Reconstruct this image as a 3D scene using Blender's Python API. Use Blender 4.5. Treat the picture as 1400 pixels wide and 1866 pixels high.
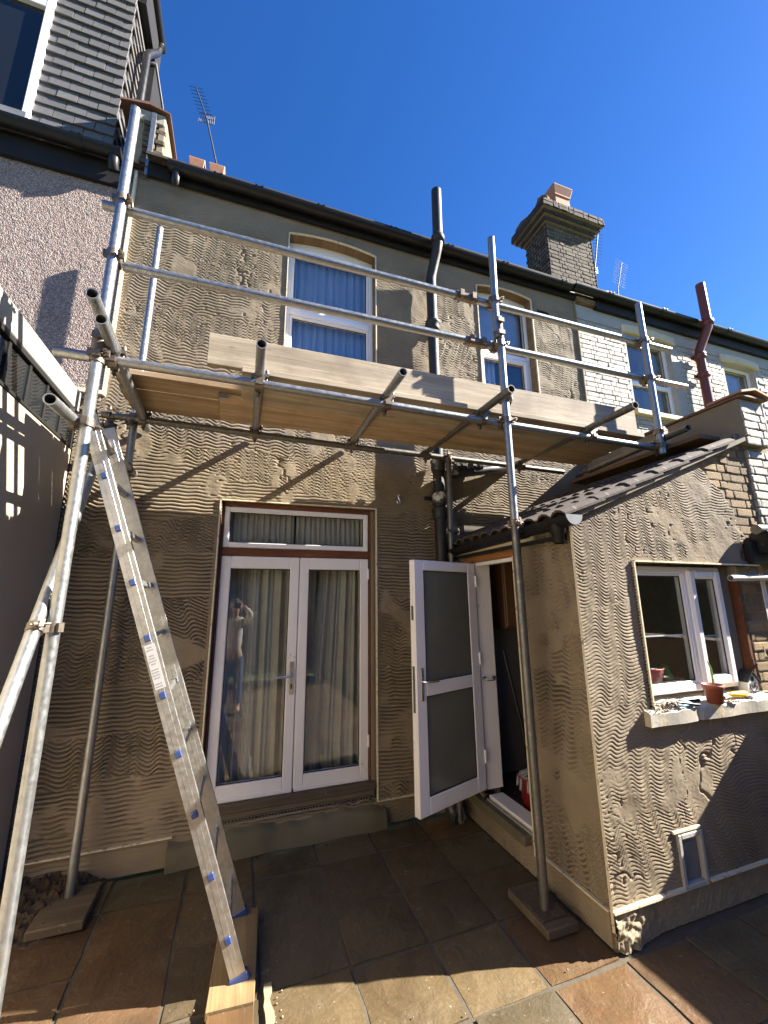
import bpy, math, random
import numpy as np
from mathutils import Vector, Matrix
R = math.radians
rnd = random.Random(7)
S = bpy.context.scene
for o in list(bpy.data.objects): bpy.data.objects.remove(o)
COL = S.collection

# ------------------------------------------------------------------ camera, world, sun, exposure
CAM = Vector((0, 0, 1.7))
cam_d = bpy.data.cameras.new('camera'); cam = bpy.data.objects.new('camera', cam_d); COL.objects.link(cam)
yaw, pit, rol = R(19.41376), R(12.24173), R(0.55843)
fw = Vector((math.sin(yaw)*math.cos(pit), math.cos(yaw)*math.cos(pit), math.sin(pit)))
rt = Vector((math.cos(yaw), -math.sin(yaw), 0)); up = rt.cross(fw)
r2 = rt*math.cos(rol) - up*math.sin(rol); u2 = rt*math.sin(rol) + up*math.cos(rol)
m3 = Matrix((r2, u2, -fw)).transposed()
cam.matrix_world = Matrix.Translation(CAM) @ m3.to_4x4()
cam_d.sensor_fit = 'HORIZONTAL'; cam_d.sensor_width = 36; cam_d.lens = 742.65/1400*36
cam_d.clip_start = 0.02; cam_d.clip_end = 500
S.camera = cam

SUN = Vector((1.0, -0.252, 0.745)).normalized()          # towards the sun
el = math.asin(SUN.z); az = math.atan2(SUN.x, SUN.y)
W = bpy.data.worlds.new('World'); S.world = W; W.use_nodes = True
nt = W.node_tree; nt.nodes.clear()
sky = nt.nodes.new('ShaderNodeTexSky'); sky.sky_type = 'NISHITA'; sky.sun_disc = False
sky.sun_elevation = el; sky.sun_rotation = az
sky.altitude = 300; sky.air_density = 1.0; sky.dust_density = 0.15; sky.ozone_density = 4.0
bg = nt.nodes.new('ShaderNodeBackground'); bg.inputs[1].default_value = 0.0525
wo = nt.nodes.new('ShaderNodeOutputWorld')
hs = nt.nodes.new('ShaderNodeHueSaturation'); hs.inputs['Saturation'].default_value = 1.27; hs.inputs['Hue'].default_value = .512; hs.inputs['Value'].default_value = .95
nt.links.new(sky.outputs[0], hs.inputs['Color']); nt.links.new(hs.outputs[0], bg.inputs[0]); nt.links.new(bg.outputs[0], wo.inputs[0])
sd = bpy.data.lights.new('sun', 'SUN'); sd.energy = 5.0; sd.angle = R(0.53); sd.color = (1, .93, .82)
so = bpy.data.objects.new('sun', sd); COL.objects.link(so)
so.rotation_euler = SUN.to_track_quat('Z', 'Y').to_euler(); so.location = SUN*30
S.view_settings.view_transform = 'Standard'; S.view_settings.look = 'None'
S.view_settings.gamma = 1; S.view_settings.use_curve_mapping = False
S.view_settings.exposure = 2.3
S.render.engine = 'CYCLES'
S.cycles.use_denoising = True
S.cycles.max_bounces = 8; S.cycles.transparent_max_bounces = 12; S.cycles.caustics_reflective = False

# ------------------------------------------------------------------ helpers
OFF = {}
def thing(name, label, cat, loc=(0, 0, 0), group=None, kind=None):
    o = bpy.data.objects.new(name, None); COL.objects.link(o); o.location = loc
    o.empty_display_size = .1
    OFF[o.name] = Vector(loc)
    if label: o['label'] = label
    if cat: o['category'] = cat
    if group: o['group'] = group
    if kind: o['kind'] = kind
    return o
def tag(o, label=None, cat=None, group=None, kind=None):
    if label: o['label'] = label
    if cat: o['category'] = cat
    if group: o['group'] = group
    if kind: o['kind'] = kind
    return o
def basis(d):
    d = Vector(d).normalized()
    a = Vector((0, 0, 1)) if abs(d.z) < .9 else Vector((1, 0, 0))
    x = d.cross(a).normalized(); y = d.cross(x).normalized()
    return d, x, y
class MB:
    def __init__(s): s.v = []; s.f = []; s.sm = []
    def add(s, vs, fs, smooth=False):
        n = len(s.v); s.v += [tuple(v) for v in vs]
        s.f += [tuple(i+n for i in f) for f in fs]; s.sm += [smooth]*len(fs); return s
    def box(s, x0, x1, y0, y1, z0, z1):
        return s.add([(x0,y0,z0),(x1,y0,z0),(x1,y1,z0),(x0,y1,z0),(x0,y0,z1),(x1,y0,z1),(x1,y1,z1),(x0,y1,z1)],
              [(0,3,2,1),(4,5,6,7),(0,1,5,4),(1,2,6,5),(2,3,7,6),(3,0,4,7)])
    def obox(s, c, a, b, d):
        c, a, b, d = map(Vector, (c, a, b, d)); vs = []
        for k in (-1, 1):
            for i, j in ((-1,-1),(1,-1),(1,1),(-1,1)): vs.append(c+a*i+b*j+d*k)
        fs = [(0,3,2,1),(4,5,6,7),(0,1,5,4),(1,2,6,5),(2,3,7,6),(3,0,4,7)]
        if a.cross(b).dot(d) < 0: fs = [f[::-1] for f in fs]
        return s.add(vs, fs)
    def tube(s, p0, p1, r, n=14, r1=None, hollow=False, cap=True, wall=.0045):
        p0, p1 = Vector(p0), Vector(p1); d, x, y = basis(p1-p0); r1 = r if r1 is None else r1
        ring = lambda p, q: [p + (x*math.cos(2*math.pi*k/n) - y*math.sin(2*math.pi*k/n))*q for k in range(n)]
        s.add(ring(p0, r)+ring(p1, r1), [(k, (k+1) % n, n+(k+1) % n, n+k) for k in range(n)], True)
        if hollow:
            s.add(ring(p0, r-wall)+ring(p1, r1-wall), [(n+k, n+(k+1) % n, (k+1) % n, k) for k in range(n)], True)
            s.add(ring(p0, r)+ring(p0, r-wall), [(n+k, n+(k+1) % n, (k+1) % n, k) for k in range(n)])
            s.add(ring(p1, r1)+ring(p1, r1-wall), [(k, (k+1) % n, n+(k+1) % n, n+k) for k in range(n)])
        elif cap:
            s.add(ring(p0, r), [tuple(range(n))[::-1]]); s.add(ring(p1, r1), [tuple(range(n))])
        return s
    def path(s, pts, r, n=14, cap=True):
        pts = [Vector(p) for p in pts]; rings = []; px = None
        for i, p in enumerate(pts):
            t = (pts[min(i+1, len(pts)-1)] - pts[max(i-1, 0)]).normalized()
            if px is None: _, x, _ = basis(t)
            else: x = (px - t*px.dot(t)).normalized()
            px = x; y = t.cross(x); rr = r[i] if isinstance(r, (list, tuple)) else r
            rings.append([p + (x*math.cos(2*math.pi*k/n)+y*math.sin(2*math.pi*k/n))*rr for k in range(n)])
        vs = [v for q in rings for v in q]
        fs = [(i*n+k, i*n+(k+1) % n, (i+1)*n+(k+1) % n, (i+1)*n+k) for i in range(len(pts)-1) for k in range(n)]
        s.add(vs, fs, True)
        if cap: s.add(rings[0], [tuple(range(n))[::-1]]); s.add(rings[-1], [tuple(range(n))])
        return s
    def prism(s, poly, ext):
        poly = [Vector(p) for p in poly]; e = Vector(ext); n = len(poly)
        nrm = Vector((0,0,0))
        for i in range(n): nrm += poly[i].cross(poly[(i+1) % n])
        if nrm.dot(e) > 0: poly = poly[::-1]
        vs = poly + [p+e for p in poly]
        return s.add(vs, [tuple(range(n)), tuple(range(n, 2*n))[::-1]] + [(i, n+i, n+(i+1) % n, (i+1) % n) for i in range(n)])
    def lathe(s, c, prof, n=20, axis=(0,0,1), smooth=True):
        c = Vector(c); d, x, y = basis(axis); vs = []
        for r, z in prof:
            vs += [c + d*z + (x*math.cos(2*math.pi*k/n)-y*math.sin(2*math.pi*k/n))*r for k in range(n)]
        fs = [(i*n+k, i*n+(k+1) % n, (i+1)*n+(k+1) % n, (i+1)*n+k) for i in range(len(prof)-1) for k in range(n)]
        return s.add(vs, fs, smooth)
    def blob(s, c, r, n=10, jit=.0, rg=rnd):
        c = Vector(c); r = Vector(r) if not isinstance(r, (int, float)) else Vector((r, r, r)); vs = []; m = n//2
        for i in range(m+1):
            th = math.pi*i/m
            for k in range(n):
                a = 2*math.pi*k/n; q = 1+rg.uniform(-jit, jit)
                vs.append(c+Vector((r.x*math.sin(th)*math.cos(a)*q, r.y*math.sin(th)*math.sin(a)*q, r.z*math.cos(th)*q)))
        return s.add(vs, [(i*n+k, (i+1)*n+k, (i+1)*n+(k+1) % n, i*n+(k+1) % n) for i in range(m) for k in range(n)], True)
    def build(s, name, mat, parent=None, bevel=0, loc=None, seg=1):
        off = OFF[parent.name] if parent is not None else Vector(loc or (0, 0, 0))
        me = bpy.data.meshes.new(name)
        me.from_pydata([(v[0]-off.x, v[1]-off.y, v[2]-off.z) for v in s.v], [], s.f)
        me.polygons.foreach_set('use_smooth', s.sm); me.update()
        if mat: me.materials.append(mat)
        o = bpy.data.objects.new(name, me); COL.objects.link(o)
        if parent is not None: o.parent = parent
        else: o.location = off
        OFF[o.name] = off.copy()
        if bevel:
            b = o.modifiers.new('bevel', 'BEVEL'); b.width = bevel; b.segments = seg; b.limit_method = 'ANGLE'; b.angle_limit = R(40)
        return o
def boxp(name, mat, parent, x0, x1, y0, y1, z0, z1, bevel=0):
    return MB().box(x0, x1, y0, y1, z0, z1).build(name, mat, parent, bevel)
def inst(name, me, parent, mat4):
    o = bpy.data.objects.new(name, me); COL.objects.link(o)
    if parent is not None: o.parent = parent; o.matrix_local = Matrix.Translation(-OFF[parent.name]) @ mat4
    else: o.matrix_world = mat4
    return o

# ------------------------------------------------------------------ materials
def new_mat(name):
    m = bpy.data.materials.new(name); m.use_nodes = True; t = m.node_tree
    b = t.nodes['Principled BSDF']; return m, t, b
def N(t, typ, **kw):
    n = t.nodes.new(typ)
    for k, v in kw.items():
        if k.startswith('i_'):
            k = k[2:]; n.inputs[int(k) if k.isdigit() else k].default_value = v
        else: setattr(n, k, v)
    return n
def coords(t, scale=(1, 1, 1), kind='Object', rot=(0, 0, 0)):
    tc = N(t, 'ShaderNodeTexCoord'); mp = N(t, 'ShaderNodeMapping'); mp.inputs['Scale'].default_value = scale; mp.inputs['Rotation'].default_value = rot
    t.links.new(tc.outputs[kind], mp.inputs[0]); return mp.outputs[0]
def mixc(t, f, a, b, bt='MIX'):
    n = N(t, 'ShaderNodeMix', data_type='RGBA', blend_type=bt)
    for inp, v in ((n.inputs['Factor'], f), (n.inputs[6], a), (n.inputs[7], b)):
        if isinstance(v, bpy.types.NodeSocket): t.links.new(v, inp)
        elif isinstance(v, (int, float)): inp.default_value = v
        else: inp.default_value = (*v, 1) if len(v) == 3 else v
    return n.outputs[2]
def ramp(t, fac, stops):
    n = N(t, 'ShaderNodeValToRGB'); r = n.color_ramp
    while len(r.elements) < len(stops): r.elements.new(.5)
    for e, (p, c) in zip(r.elements, stops):
        e.position = p; e.color = (c, c, c, 1) if isinstance(c, (int, float)) else (*c, 1)
    t.links.new(fac, n.inputs[0]); return n.outputs[0]
def noise(t, co, scale, detail=4, rough=.6, dist=0):
    n = N(t, 'ShaderNodeTexNoise', i_Scale=scale, i_Detail=detail, i_Roughness=rough, i_Distortion=dist)
    t.links.new(co, n.inputs['Vector']); return n.outputs['Fac']
def bump(t, b, h, strength=.5, dist=.01):
    n = N(t, 'ShaderNodeBump', i_Strength=strength, i_Distance=dist); t.links.new(h, n.inputs['Height']); t.links.new(n.outputs[0], b.inputs['Normal']); return n
def MAT(name, c1, c2=None, scale=8, rough=.6, metal=0, bs=0, bd=.004, bscale=60, stretch=(1, 1, 1), rand=0, spots=None, rough2=None, coat=0):
    """noise-mottled surface: two tones, optional per-object tone shift, optional spots, fine relief"""
    m, t, b = new_mat(name)
    co = coords(t, stretch); f = ramp(t, noise(t, co, scale, 6, .65), [(.32, 0), (.68, 1)])
    c = mixc(t, f, c1, c2 or c1)
    if spots:
        sc, th, col = spots
        c = mixc(t, ramp(t, noise(t, co, sc, 5, .7), [(th, 0), (th+.06, 1)]), c, col)
    if rand:
        oi = N(t, 'ShaderNodeObjectInfo'); mr = N(t, 'ShaderNodeMapRange', i_3=1-rand, i_4=1+rand); t.links.new(oi.outputs['Random'], mr.inputs[0])
        hv = N(t, 'ShaderNodeHueSaturation'); t.links.new(mr.outputs[0], hv.inputs['Value']); t.links.new(c, hv.inputs['Color']); c = hv.outputs[0]
    t.links.new(c, b.inputs['Base Color'])
    b.inputs['Metallic'].default_value = metal
    if rough2 is not None:
        rr = ramp(t, noise(t, co, scale*1.7, 4), [(.3, rough), (.7, rough2)]); t.links.new(rr, b.inputs['Roughness'])
    else: b.inputs['Roughness'].default_value = rough
    b.inputs['Coat Weight'].default_value = coat
    if bs: bump(t, b, noise(t, co, bscale, 5, .65), bs, bd)
    return m

def cement(name, c1, c2, c3, grain=1.0):
    m, t, b = new_mat(name); co = coords(t)
    f = ramp(t, noise(t, co, 2.2, 6, .6, .4), [(.35, 0), (.65, 1)])
    c = mixc(t, f, c1, c2)
    c = mixc(t, ramp(t, noise(t, co, .9, 5, .55), [(.46, 0), (.66, .85)]), c, c3)
    c = mixc(t, ramp(t, noise(t, coords(t, (1, 1, .45)), 1.7, 6, .62, 1.0), [(.55, 0), (.7, .5)]), c, (c1[0]*1.08, c1[1]*1.0, c1[2]*.84))
    g = noise(t, co, 260, 3, .7)
    c = mixc(t, ramp(t, g, [(.3, .25), (.62, 0)]), c, tuple(x*.55 for x in c1))
    t.links.new(c, b.inputs['Base Color']); b.inputs['Roughness'].default_value = .82
    b.inputs['Specular IOR Level'].default_value = .25
    bump(t, b, noise(t, co, 190, 4, .75), .45*grain, .003)
    return m
CEM = cement('fresh_cement_render', (.298, .242, .172), (.230, .186, .130), (.160, .129, .089))
CEM2 = cement('smooth_cement', (.25, .205, .145), (.20, .165, .118), (.17, .14, .105))
CEM_OLD = cement('old_mossy_concrete', (.17, .15, .10), (.12, .105, .07), (.10, .10, .05), 2)

def pebbledash():
    m, t, b = new_mat('pebbledash'); co = coords(t)
    v = N(t, 'ShaderNodeTexVoronoi', i_Scale=105, i_Randomness=1); t.links.new(co, v.inputs['Vector'])
    sep = N(t, 'ShaderNodeSeparateColor'); t.links.new(v.outputs['Color'], sep.inputs[0])
    n = N(t, 'ShaderNodeValToRGB'); n.color_ramp.interpolation = 'CONSTANT'; r = n.color_ramp
    cols = [(0, (.32, .24, .21)), (.3, (.365, .32, .275)), (.55, (.215, .14, .122)), (.7, (.40, .365, .325)), (.88, (.125, .088, .076))]
    while len(r.elements) < len(cols): r.elements.new(.5)
    for e, (p, c) in zip(r.elements, cols): e.position = p; e.color = (*c, 1)
    t.links.new(sep.outputs[0], n.inputs[0])
    c = mixc(t, ramp(t, noise(t, co, 3, 4), [(.4, 0), (.7, .35)]), n.outputs[0], (.34, .245, .21))
    c = mixc(t, ramp(t, noise(t, coords(t, (1, 1, .25)), 1.9, 6, .65), [(.5, 0), (.68, .4)]), c, (.20, .155, .13))
    c = mixc(t, ramp(t, v.outputs['Distance'], [(.38, 0), (.62, .8)]), c, (.17, .13, .12))
    t.links.new(c, b.inputs['Base Color']); b.inputs['Roughness'].default_value = .85
    inv = N(t, 'ShaderNodeMath', operation='SUBTRACT', i_0=1.0); t.links.new(v.outputs['Distance'], inv.inputs[1])
    bump(t, b, inv.outputs[0], .8, .008)
    return m
PEB = pebbledash()

def galv(name, col, rough=.42, dirt=.35):
    m, t, b = new_mat(name); co = coords(t)
    f = ramp(t, noise(t, co, 28, 5, .7), [(.3, 0), (.7, 1)])
    c = mixc(t, f, col, tuple(x*.72 for x in col))
    dd = ramp(t, noise(t, co, 9, 6, .75), [(.56, 0), (.72, dirt*2)])
    c = mixc(t, dd, c, (.33, .29, .22))
    t.links.new(c, b.inputs['Base Color'])
    b.inputs['Metallic'].default_value = .82
    t.links.new(ramp(t, noise(t, co, 40, 4), [(.3, rough-.1), (.7, rough+.16)]), b.inputs['Roughness'])
    bump(t, b, noise(t, co, 130, 4), .12, .002)
    return m
GALV = galv('galvanised_tube', (.335, .345, .35), .4); GALV_D = galv('weathered_shaded_tube', (.19, .185, .17), .5, .6)
STEELD = galv('rusty_coupler_steel', (.20, .165, .135), .5, .7)
ALU = galv('ladder_aluminium', (.46, .46, .45), .36, .3)

def wood(name, c1, c2, c3, axis='x', rough=.75, grain=1):
    m, t, b = new_mat(name); st = {'x': (1.2, 26, 26), 'y': (26, 1.2, 26), 'z': (26, 26, 1.2)}[axis]
    co = coords(t, st); n1 = noise(t, co, 1.6, 7, .7, 1.2)
    c = mixc(t, ramp(t, n1, [(.38, 0), (.6, 1)]), c1, c2)
    kv = N(t, 'ShaderNodeTexVoronoi', i_Scale=1.0); t.links.new(coords(t, tuple(3.2 if q < 2 else 7.5 for q in st)), kv.inputs['Vector'])
    c = mixc(t, ramp(t, kv.outputs['Distance'], [(.03, .85), (.09, 0)]), c, tuple(x*.25 for x in c1))
    co2 = coords(t, tuple(s*.25 for s in st)); c = mixc(t, ramp(t, noise(t, co2, 2.1, 5, .6, .6), [(.42, 0), (.66, .9)]), c, c3)
    fl = noise(t, coords(t, tuple(s*2.4 for s in st)), 2, 3, .7)
    c = mixc(t, ramp(t, fl, [(.66, 0), (.74, .55)]), c, tuple(x*.45 for x in c1))
    c = mixc(t, ramp(t, noise(t, coords(t), 17, 6, .75), [(.63, 0), (.70, .7)]), c, (.40, .36, .29))
    c = mixc(t, ramp(t, noise(t, coords(t), 3.1, 5, .6), [(.50, 0), (.68, .5)]), c, tuple(x*.5 for x in c2))
    oi = N(t, 'ShaderNodeObjectInfo'); mr = N(t, 'ShaderNodeMapRange', i_3=.86, i_4=1.12); t.links.new(oi.outputs['Random'], mr.inputs[0])
    hv = N(t, 'ShaderNodeHueSaturation'); t.links.new(mr.outputs[0], hv.inputs['Value']); t.links.new(c, hv.inputs['Color'])
    t.links.new(hv.outputs[0], b.inputs['Base Color']); b.inputs['Roughness'].default_value = rough
    bump(t, b, n1, .5*grain, .004); b.inputs['Specular IOR Level'].default_value = .3
    return m
W_GREY = wood('weathered_board', (.48, .405, .305), (.37, .305, .22), (.26, .21, .15))
W_BRN = wood('brown_board', (.54, .40, .25), (.42, .30, .18), (.29, .20, .115))
W_PINE = wood('pale_pine_plank', (.33, .24, .125), (.26, .175, .085), (.19, .12, .055), 'y')
W_PINE2 = wood('dark_pine_plank', (.17, .095, .038), (.13, .07, .028), (.10, .055, .022), 'y')
W_LINT = wood('orange_timber', (.36, .155, .045), (.28, .11, .03), (.20, .08, .025), 'y')
W_FRAME = wood('brown_stained_timber', (.17, .06, .025), (.12, .042, .018), (.09, .035, .018))
W_SOFF = wood('raw_timber_soffit', (.24, .17, .095), (.18, .125, .07), (.14, .095, .05), 'y')
W_SILL = wood('weathered_timber_sill', (.17, .13, .09), (.12, .09, .06), (.09, .07, .05))
UPVC = MAT('white_upvc', (.84, .83, .84), (.80, .79, .80), 3, .32, rough2=.42, spots=(14, .68, (.5, .47, .42)))
UPVC2 = MAT('dusty_white_upvc', (.82, .80, .80), (.76, .74, .74), 3, .4, spots=(10, .66, (.55, .5, .44)))
RUBBER = MAT('black_gasket', (.02, .02, .02), rough=.6)
BLACKP = MAT('black_plastic', (.009, .009, .010), (.014, .014, .015), 6, .34, rough2=.5, spots=(9, .66, (.09, .085, .075)))
BLACKM = MAT('black_fascia_board', (.010, .010, .010), (.016, .015, .014), 5, .6)
for _m in (BLACKP, BLACKM): _m.node_tree.nodes['Principled BSDF'].inputs['Specular IOR Level'].default_value = .28
IRON = MAT('black_painted_iron', (.010, .010, .0105), (.017, .0165, .016), 9, .5, rough2=.65, bs=.25, spots=(13, .66, (.42, .41, .39)), bscale=50)
IRON2 = MAT('splashed_black_iron', (.022, .022, .023), (.04, .04, .04), 9, .4, bs=.3, spots=(6, .57, (.45, .45, .44)))
REDP = MAT('red_brown_pipe_paint', (.150, .036, .025), (.115, .029, .021), 7, .42, bs=.15)
BEAD = MAT('cream_bead', (.74, .68, .50), (.62, .55, .38), 20, .55, spots=(26, .58, (.30, .24, .16)))
WHITEB = MAT('white_painted_masonry', (.41, .388, .345), (.35, .33, .29), 6, .75, bs=.6, bd=.006, bscale=45, spots=(22, .70, (.42, .36, .30)))
WHITEG = MAT('pale_grey_paint', (.40, .39, .36), (.34, .33, .305), 3, .75, bs=.4, bscale=40)
CREAM = MAT('cream_painted_stone', (.66, .57, .38), (.58, .48, .30), 5, .7, bs=.3, bscale=40)
STOCKD = MAT('sooty_stock_brick', (.065, .050, .036), (.115, .088, .058), 9, .9, bs=.9, bd=.008, bscale=55, rand=.4, spots=(22, .62, (.025, .022, .018)))
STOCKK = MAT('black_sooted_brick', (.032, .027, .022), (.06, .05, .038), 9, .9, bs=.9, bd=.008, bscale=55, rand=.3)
STOCKY = MAT('yellow_stock_brick', (.40, .285, .155), (.28, .195, .105), 12, .9, bs=1, bd=.012, bscale=45, rand=.35, spots=(16, .54, (.10, .07, .045)))
MORT = MAT('lime_mortar', (.30, .25, .17), (.24, .20, .135), 20, .9, bs=.6, bscale=90)
MORTD = MAT('sooty_mortar', (.36, .335, .28), (.26, .24, .20), 20, .9, bs=.6, bscale=90)
SLATE = MAT('grey_clay_tile', (.125, .12, .118), (.095, .092, .092), 14, .55, bs=.25, rand=.14, bscale=80)
TILE = MAT('concrete_roof_tile', (.075, .052, .042), (.045, .035, .03), 14, .85, bs=.6, rand=.25, spots=(18, .60, (.17, .14, .11)))
TILEB = MAT('brown_clay_coping', (.17, .085, .055), (.11, .055, .038), 12, .75, bs=.3)
TERRA = MAT('terracotta', (.40, .20, .115), (.32, .145, .08), 7, .75, bs=.2)
TERRA_P = MAT('brown_plastic_pot', (.30, .085, .055), (.24, .065, .04), 9, .45)
GREYW = MAT('grey_wall_paint', (.47, .405, .30), (.40, .34, .25), 1.6, .55, bs=.08, bscale=20)
FASC = MAT('pale_grey_fascia', (.27, .262, .235), (.24, .23, .21), 4, .45, spots=(16, .68, (.4, .36, .3)))
LEAD = MAT('lead_flashing', (.16, .165, .17), (.22, .225, .23), 6, .5, metal=.2)
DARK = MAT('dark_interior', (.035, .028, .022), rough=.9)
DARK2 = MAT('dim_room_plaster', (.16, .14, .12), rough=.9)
FLOORD = MAT('dark_lino_floor', (.07, .03, .03), rough=.5)
DRAPE = MAT('beige_curtain', (.52, .50, .43), (.42, .40, .345), 5, .9)
NET = MAT('sky_tinted_net', (.27, .36, .52), (.21, .29, .44), 3, .9)  # pale nets tinted blue: sky light and reflection put into their colour
NETD = MAT('grey_voile', (.44, .42, .38), (.36, .34, .31), 3, .9)
BLUECAP = MAT('blue_plastic', (.02, .042, .15), (.03, .06, .19), 8, .45, spots=(30, .66, (.5, .5, .5)))
CHROME = MAT('satin_steel_handle', (.72, .72, .72), rough=.25, metal=1)
STICK = MAT('white_sticker', (.42, .42, .42), rough=.4)
INK = MAT('grey_ink', (.25, .25, .27), rough=.5)
REDPL = MAT('red_plastic', (.27, .025, .02), (.22, .02, .016), 4, .4)
YELL = MAT('yellow_plastic', (.80, .50, .04), (.7, .4, .02), 6, .45)
GREEN = MAT('green_shoot', (.16, .33, .05), (.12, .25, .03), 9, .5)
SOIL = MAT('dark_soil', (.075, .05, .032), (.045, .032, .02), 30, .95, bs=1, bd=.01, bscale=60)
SILLW = MAT('flaking_white_sill', (.48, .45, .385), (.41, .375, .295), 6, .7, bs=.5, bscale=30, spots=(5, .57, (.68, .55, .34)))
WHITE = MAT('white_paint', (.78, .77, .74), rough=.6)
BLUE = MAT('pale_blue_sheet', (.35, .55, .72), rough=.5)
MESHM = MAT('expanded_metal', (.30, .27, .22), (.2, .18, .15), 30, .5, metal=.5)
CAB = MAT('brown_cabinet', (.14, .065, .03), (.10, .045, .02), 4, .5)
STEEL = MAT('cooker_steel', (.45, .45, .46), rough=.3, metal=.8)
SKIN = MAT('skin', (.52, .33, .24), rough=.55)
JUMP = MAT('pale_jumper', (.62, .58, .52), rough=.9)
JEANS = MAT('blue_jeans', (.08, .13, .27), (.06, .10, .21), 20, .9)
HAIR = MAT('brown_hair', (.06, .038, .022), rough=.7)
BARK = MAT('bark', (.12, .09, .06), (.08, .06, .04), 10, .9)
LEAF = MAT('leaf_green', (.065, .11, .022), (.10, .15, .03), 3, .6)
FENCE = wood('fence_board', (.22, .15, .09), (.17, .11, .065), (.14, .10, .06), 'z')
GRASS = MAT('lawn_grass', (.06, .10, .02), (.09, .12, .03), 9, .9, bs=1, bd=.03, bscale=40)

def glass(name, tint=(.94, .96, .97), boost=1.0, base=.05):
    m, t, b = new_mat(name); t.nodes.remove(b)
    lw = N(t, 'ShaderNodeLayerWeight', i_Blend=.5)
    p = N(t, 'ShaderNodeMath', operation='POWER', i_1=5.0); t.links.new(lw.outputs['Facing'], p.inputs[0])
    ma = N(t, 'ShaderNodeMath', operation='MULTIPLY_ADD', i_1=boost*(1-base), i_2=base, use_clamp=True); t.links.new(p.outputs[0], ma.inputs[0])
    tr = N(t, 'ShaderNodeBsdfTransparent'); tr.inputs[0].default_value = (*tint, 1)
    gl = N(t, 'ShaderNodeBsdfGlossy'); gl.inputs['Roughness'].default_value = .004
    mx = N(t, 'ShaderNodeMixShader'); t.links.new(ma.outputs[0], mx.inputs[0]); t.links.new(tr.outputs[0], mx.inputs[1]); t.links.new(gl.outputs[0], mx.inputs[2])
    t.links.new(mx.outputs[0], t.nodes['Material Output'].inputs[0]); return m
GLASS = glass('double_glazing', base=.075)
GLASSF = MAT('obscured_glass', (.13, .135, .115), (.155, .16, .135), 4, .12)
GLASSD = MAT('dark_glass', (.012, .014, .016), rough=.04)

def slabmat(name, c1, c2, c3):
    m, t, b = new_mat(name); oi = N(t, 'ShaderNodeObjectInfo')
    tc = N(t, 'ShaderNodeTexCoord'); ad = N(t, 'ShaderNodeVectorMath', operation='ADD'); t.links.new(tc.outputs['Object'], ad.inputs[0]); t.links.new(oi.outputs['Location'], ad.inputs[1])
    co = ad.outputs[0]
    c = mixc(t, ramp(t, noise(t, co, 3.2, 7, .62, .9), [(.33, 0), (.66, 1)]), c1, c2)
    c = mixc(t, ramp(t, noise(t, co, 5.5, 6, .7, 1.5), [(.52, 0), (.66, .85)]), c, c3)
    c = mixc(t, ramp(t, noise(t, co, 70, 4, .7), [(.3, .35), (.6, 0)]), c, tuple(x*.4 for x in c1))
    c = mixc(t, ramp(t, noise(t, co, 45, 3, .6), [(.68, 0), (.74, .5)]), c, (.5, .45, .36))
    ge = N(t, 'ShaderNodeNewGeometry'); wp = ge.outputs['Position']
    damp = ramp(t, noise(t, wp, 1.9, 6, .65, .8), [(.47, 0), (.62, .5)])
    c = mixc(t, damp, c, tuple(x*.42 for x in c2))
    c = mixc(t, ramp(t, noise(t, wp, 11, 6, .75, .5), [(.60, 0), (.70, .6)]), c, (.21, .18, .13))
    mr = N(t, 'ShaderNodeMapRange', i_3=.8, i_4=1.12); t.links.new(oi.outputs['Random'], mr.inputs[0])
    hv = N(t, 'ShaderNodeHueSaturation'); t.links.new(mr.outputs[0], hv.inputs['Value']); t.links.new(c, hv.inputs['Color'])
    t.links.new(hv.outputs[0], b.inputs['Base Color'])
    t.links.new(ramp(t, noise(t, co, 4, 4), [(.3, .26), (.7, .62)]), b.inputs['Roughness'])
    h = N(t, 'ShaderNodeMath', operation='ADD'); t.links.new(noise(t, co, 7, 7, .62, .8), h.inputs[0])
    h2 = N(t, 'ShaderNodeMath', operation='MULTIPLY', i_1=.25); t.links.new(noise(t, co, 60, 5, .7), h2.inputs[0]); t.links.new(h2.outputs[0], h.inputs[1])
    bump(t, b, h.outputs[0], .8, .012)
    return m
SLABS = [slabmat('sandstone_buff', (0.139, 0.099, 0.051), (0.116, 0.083, 0.043), (0.098, 0.071, 0.038)),
         slabmat('sandstone_orange', (0.144, 0.084, 0.038), (0.124, 0.075, 0.038), (0.134, 0.064, 0.031)),
         slabmat('sandstone_grey', (0.103, 0.082, 0.049), (0.091, 0.072, 0.042), (0.114, 0.085, 0.046)),
         slabmat('sandstone_rust', (0.114, 0.064, 0.033), (0.101, 0.064, 0.035), (0.124, 0.081, 0.041)),
         slabmat('sandstone_dark', (0.085, 0.062, 0.036), (0.096, 0.069, 0.038), (0.075, 0.055, 0.031))]
JOINT = MAT('slab_joint_mortar', (.095, .078, .054), (.065, .052, .036), 15, .95, bs=.7)

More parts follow.
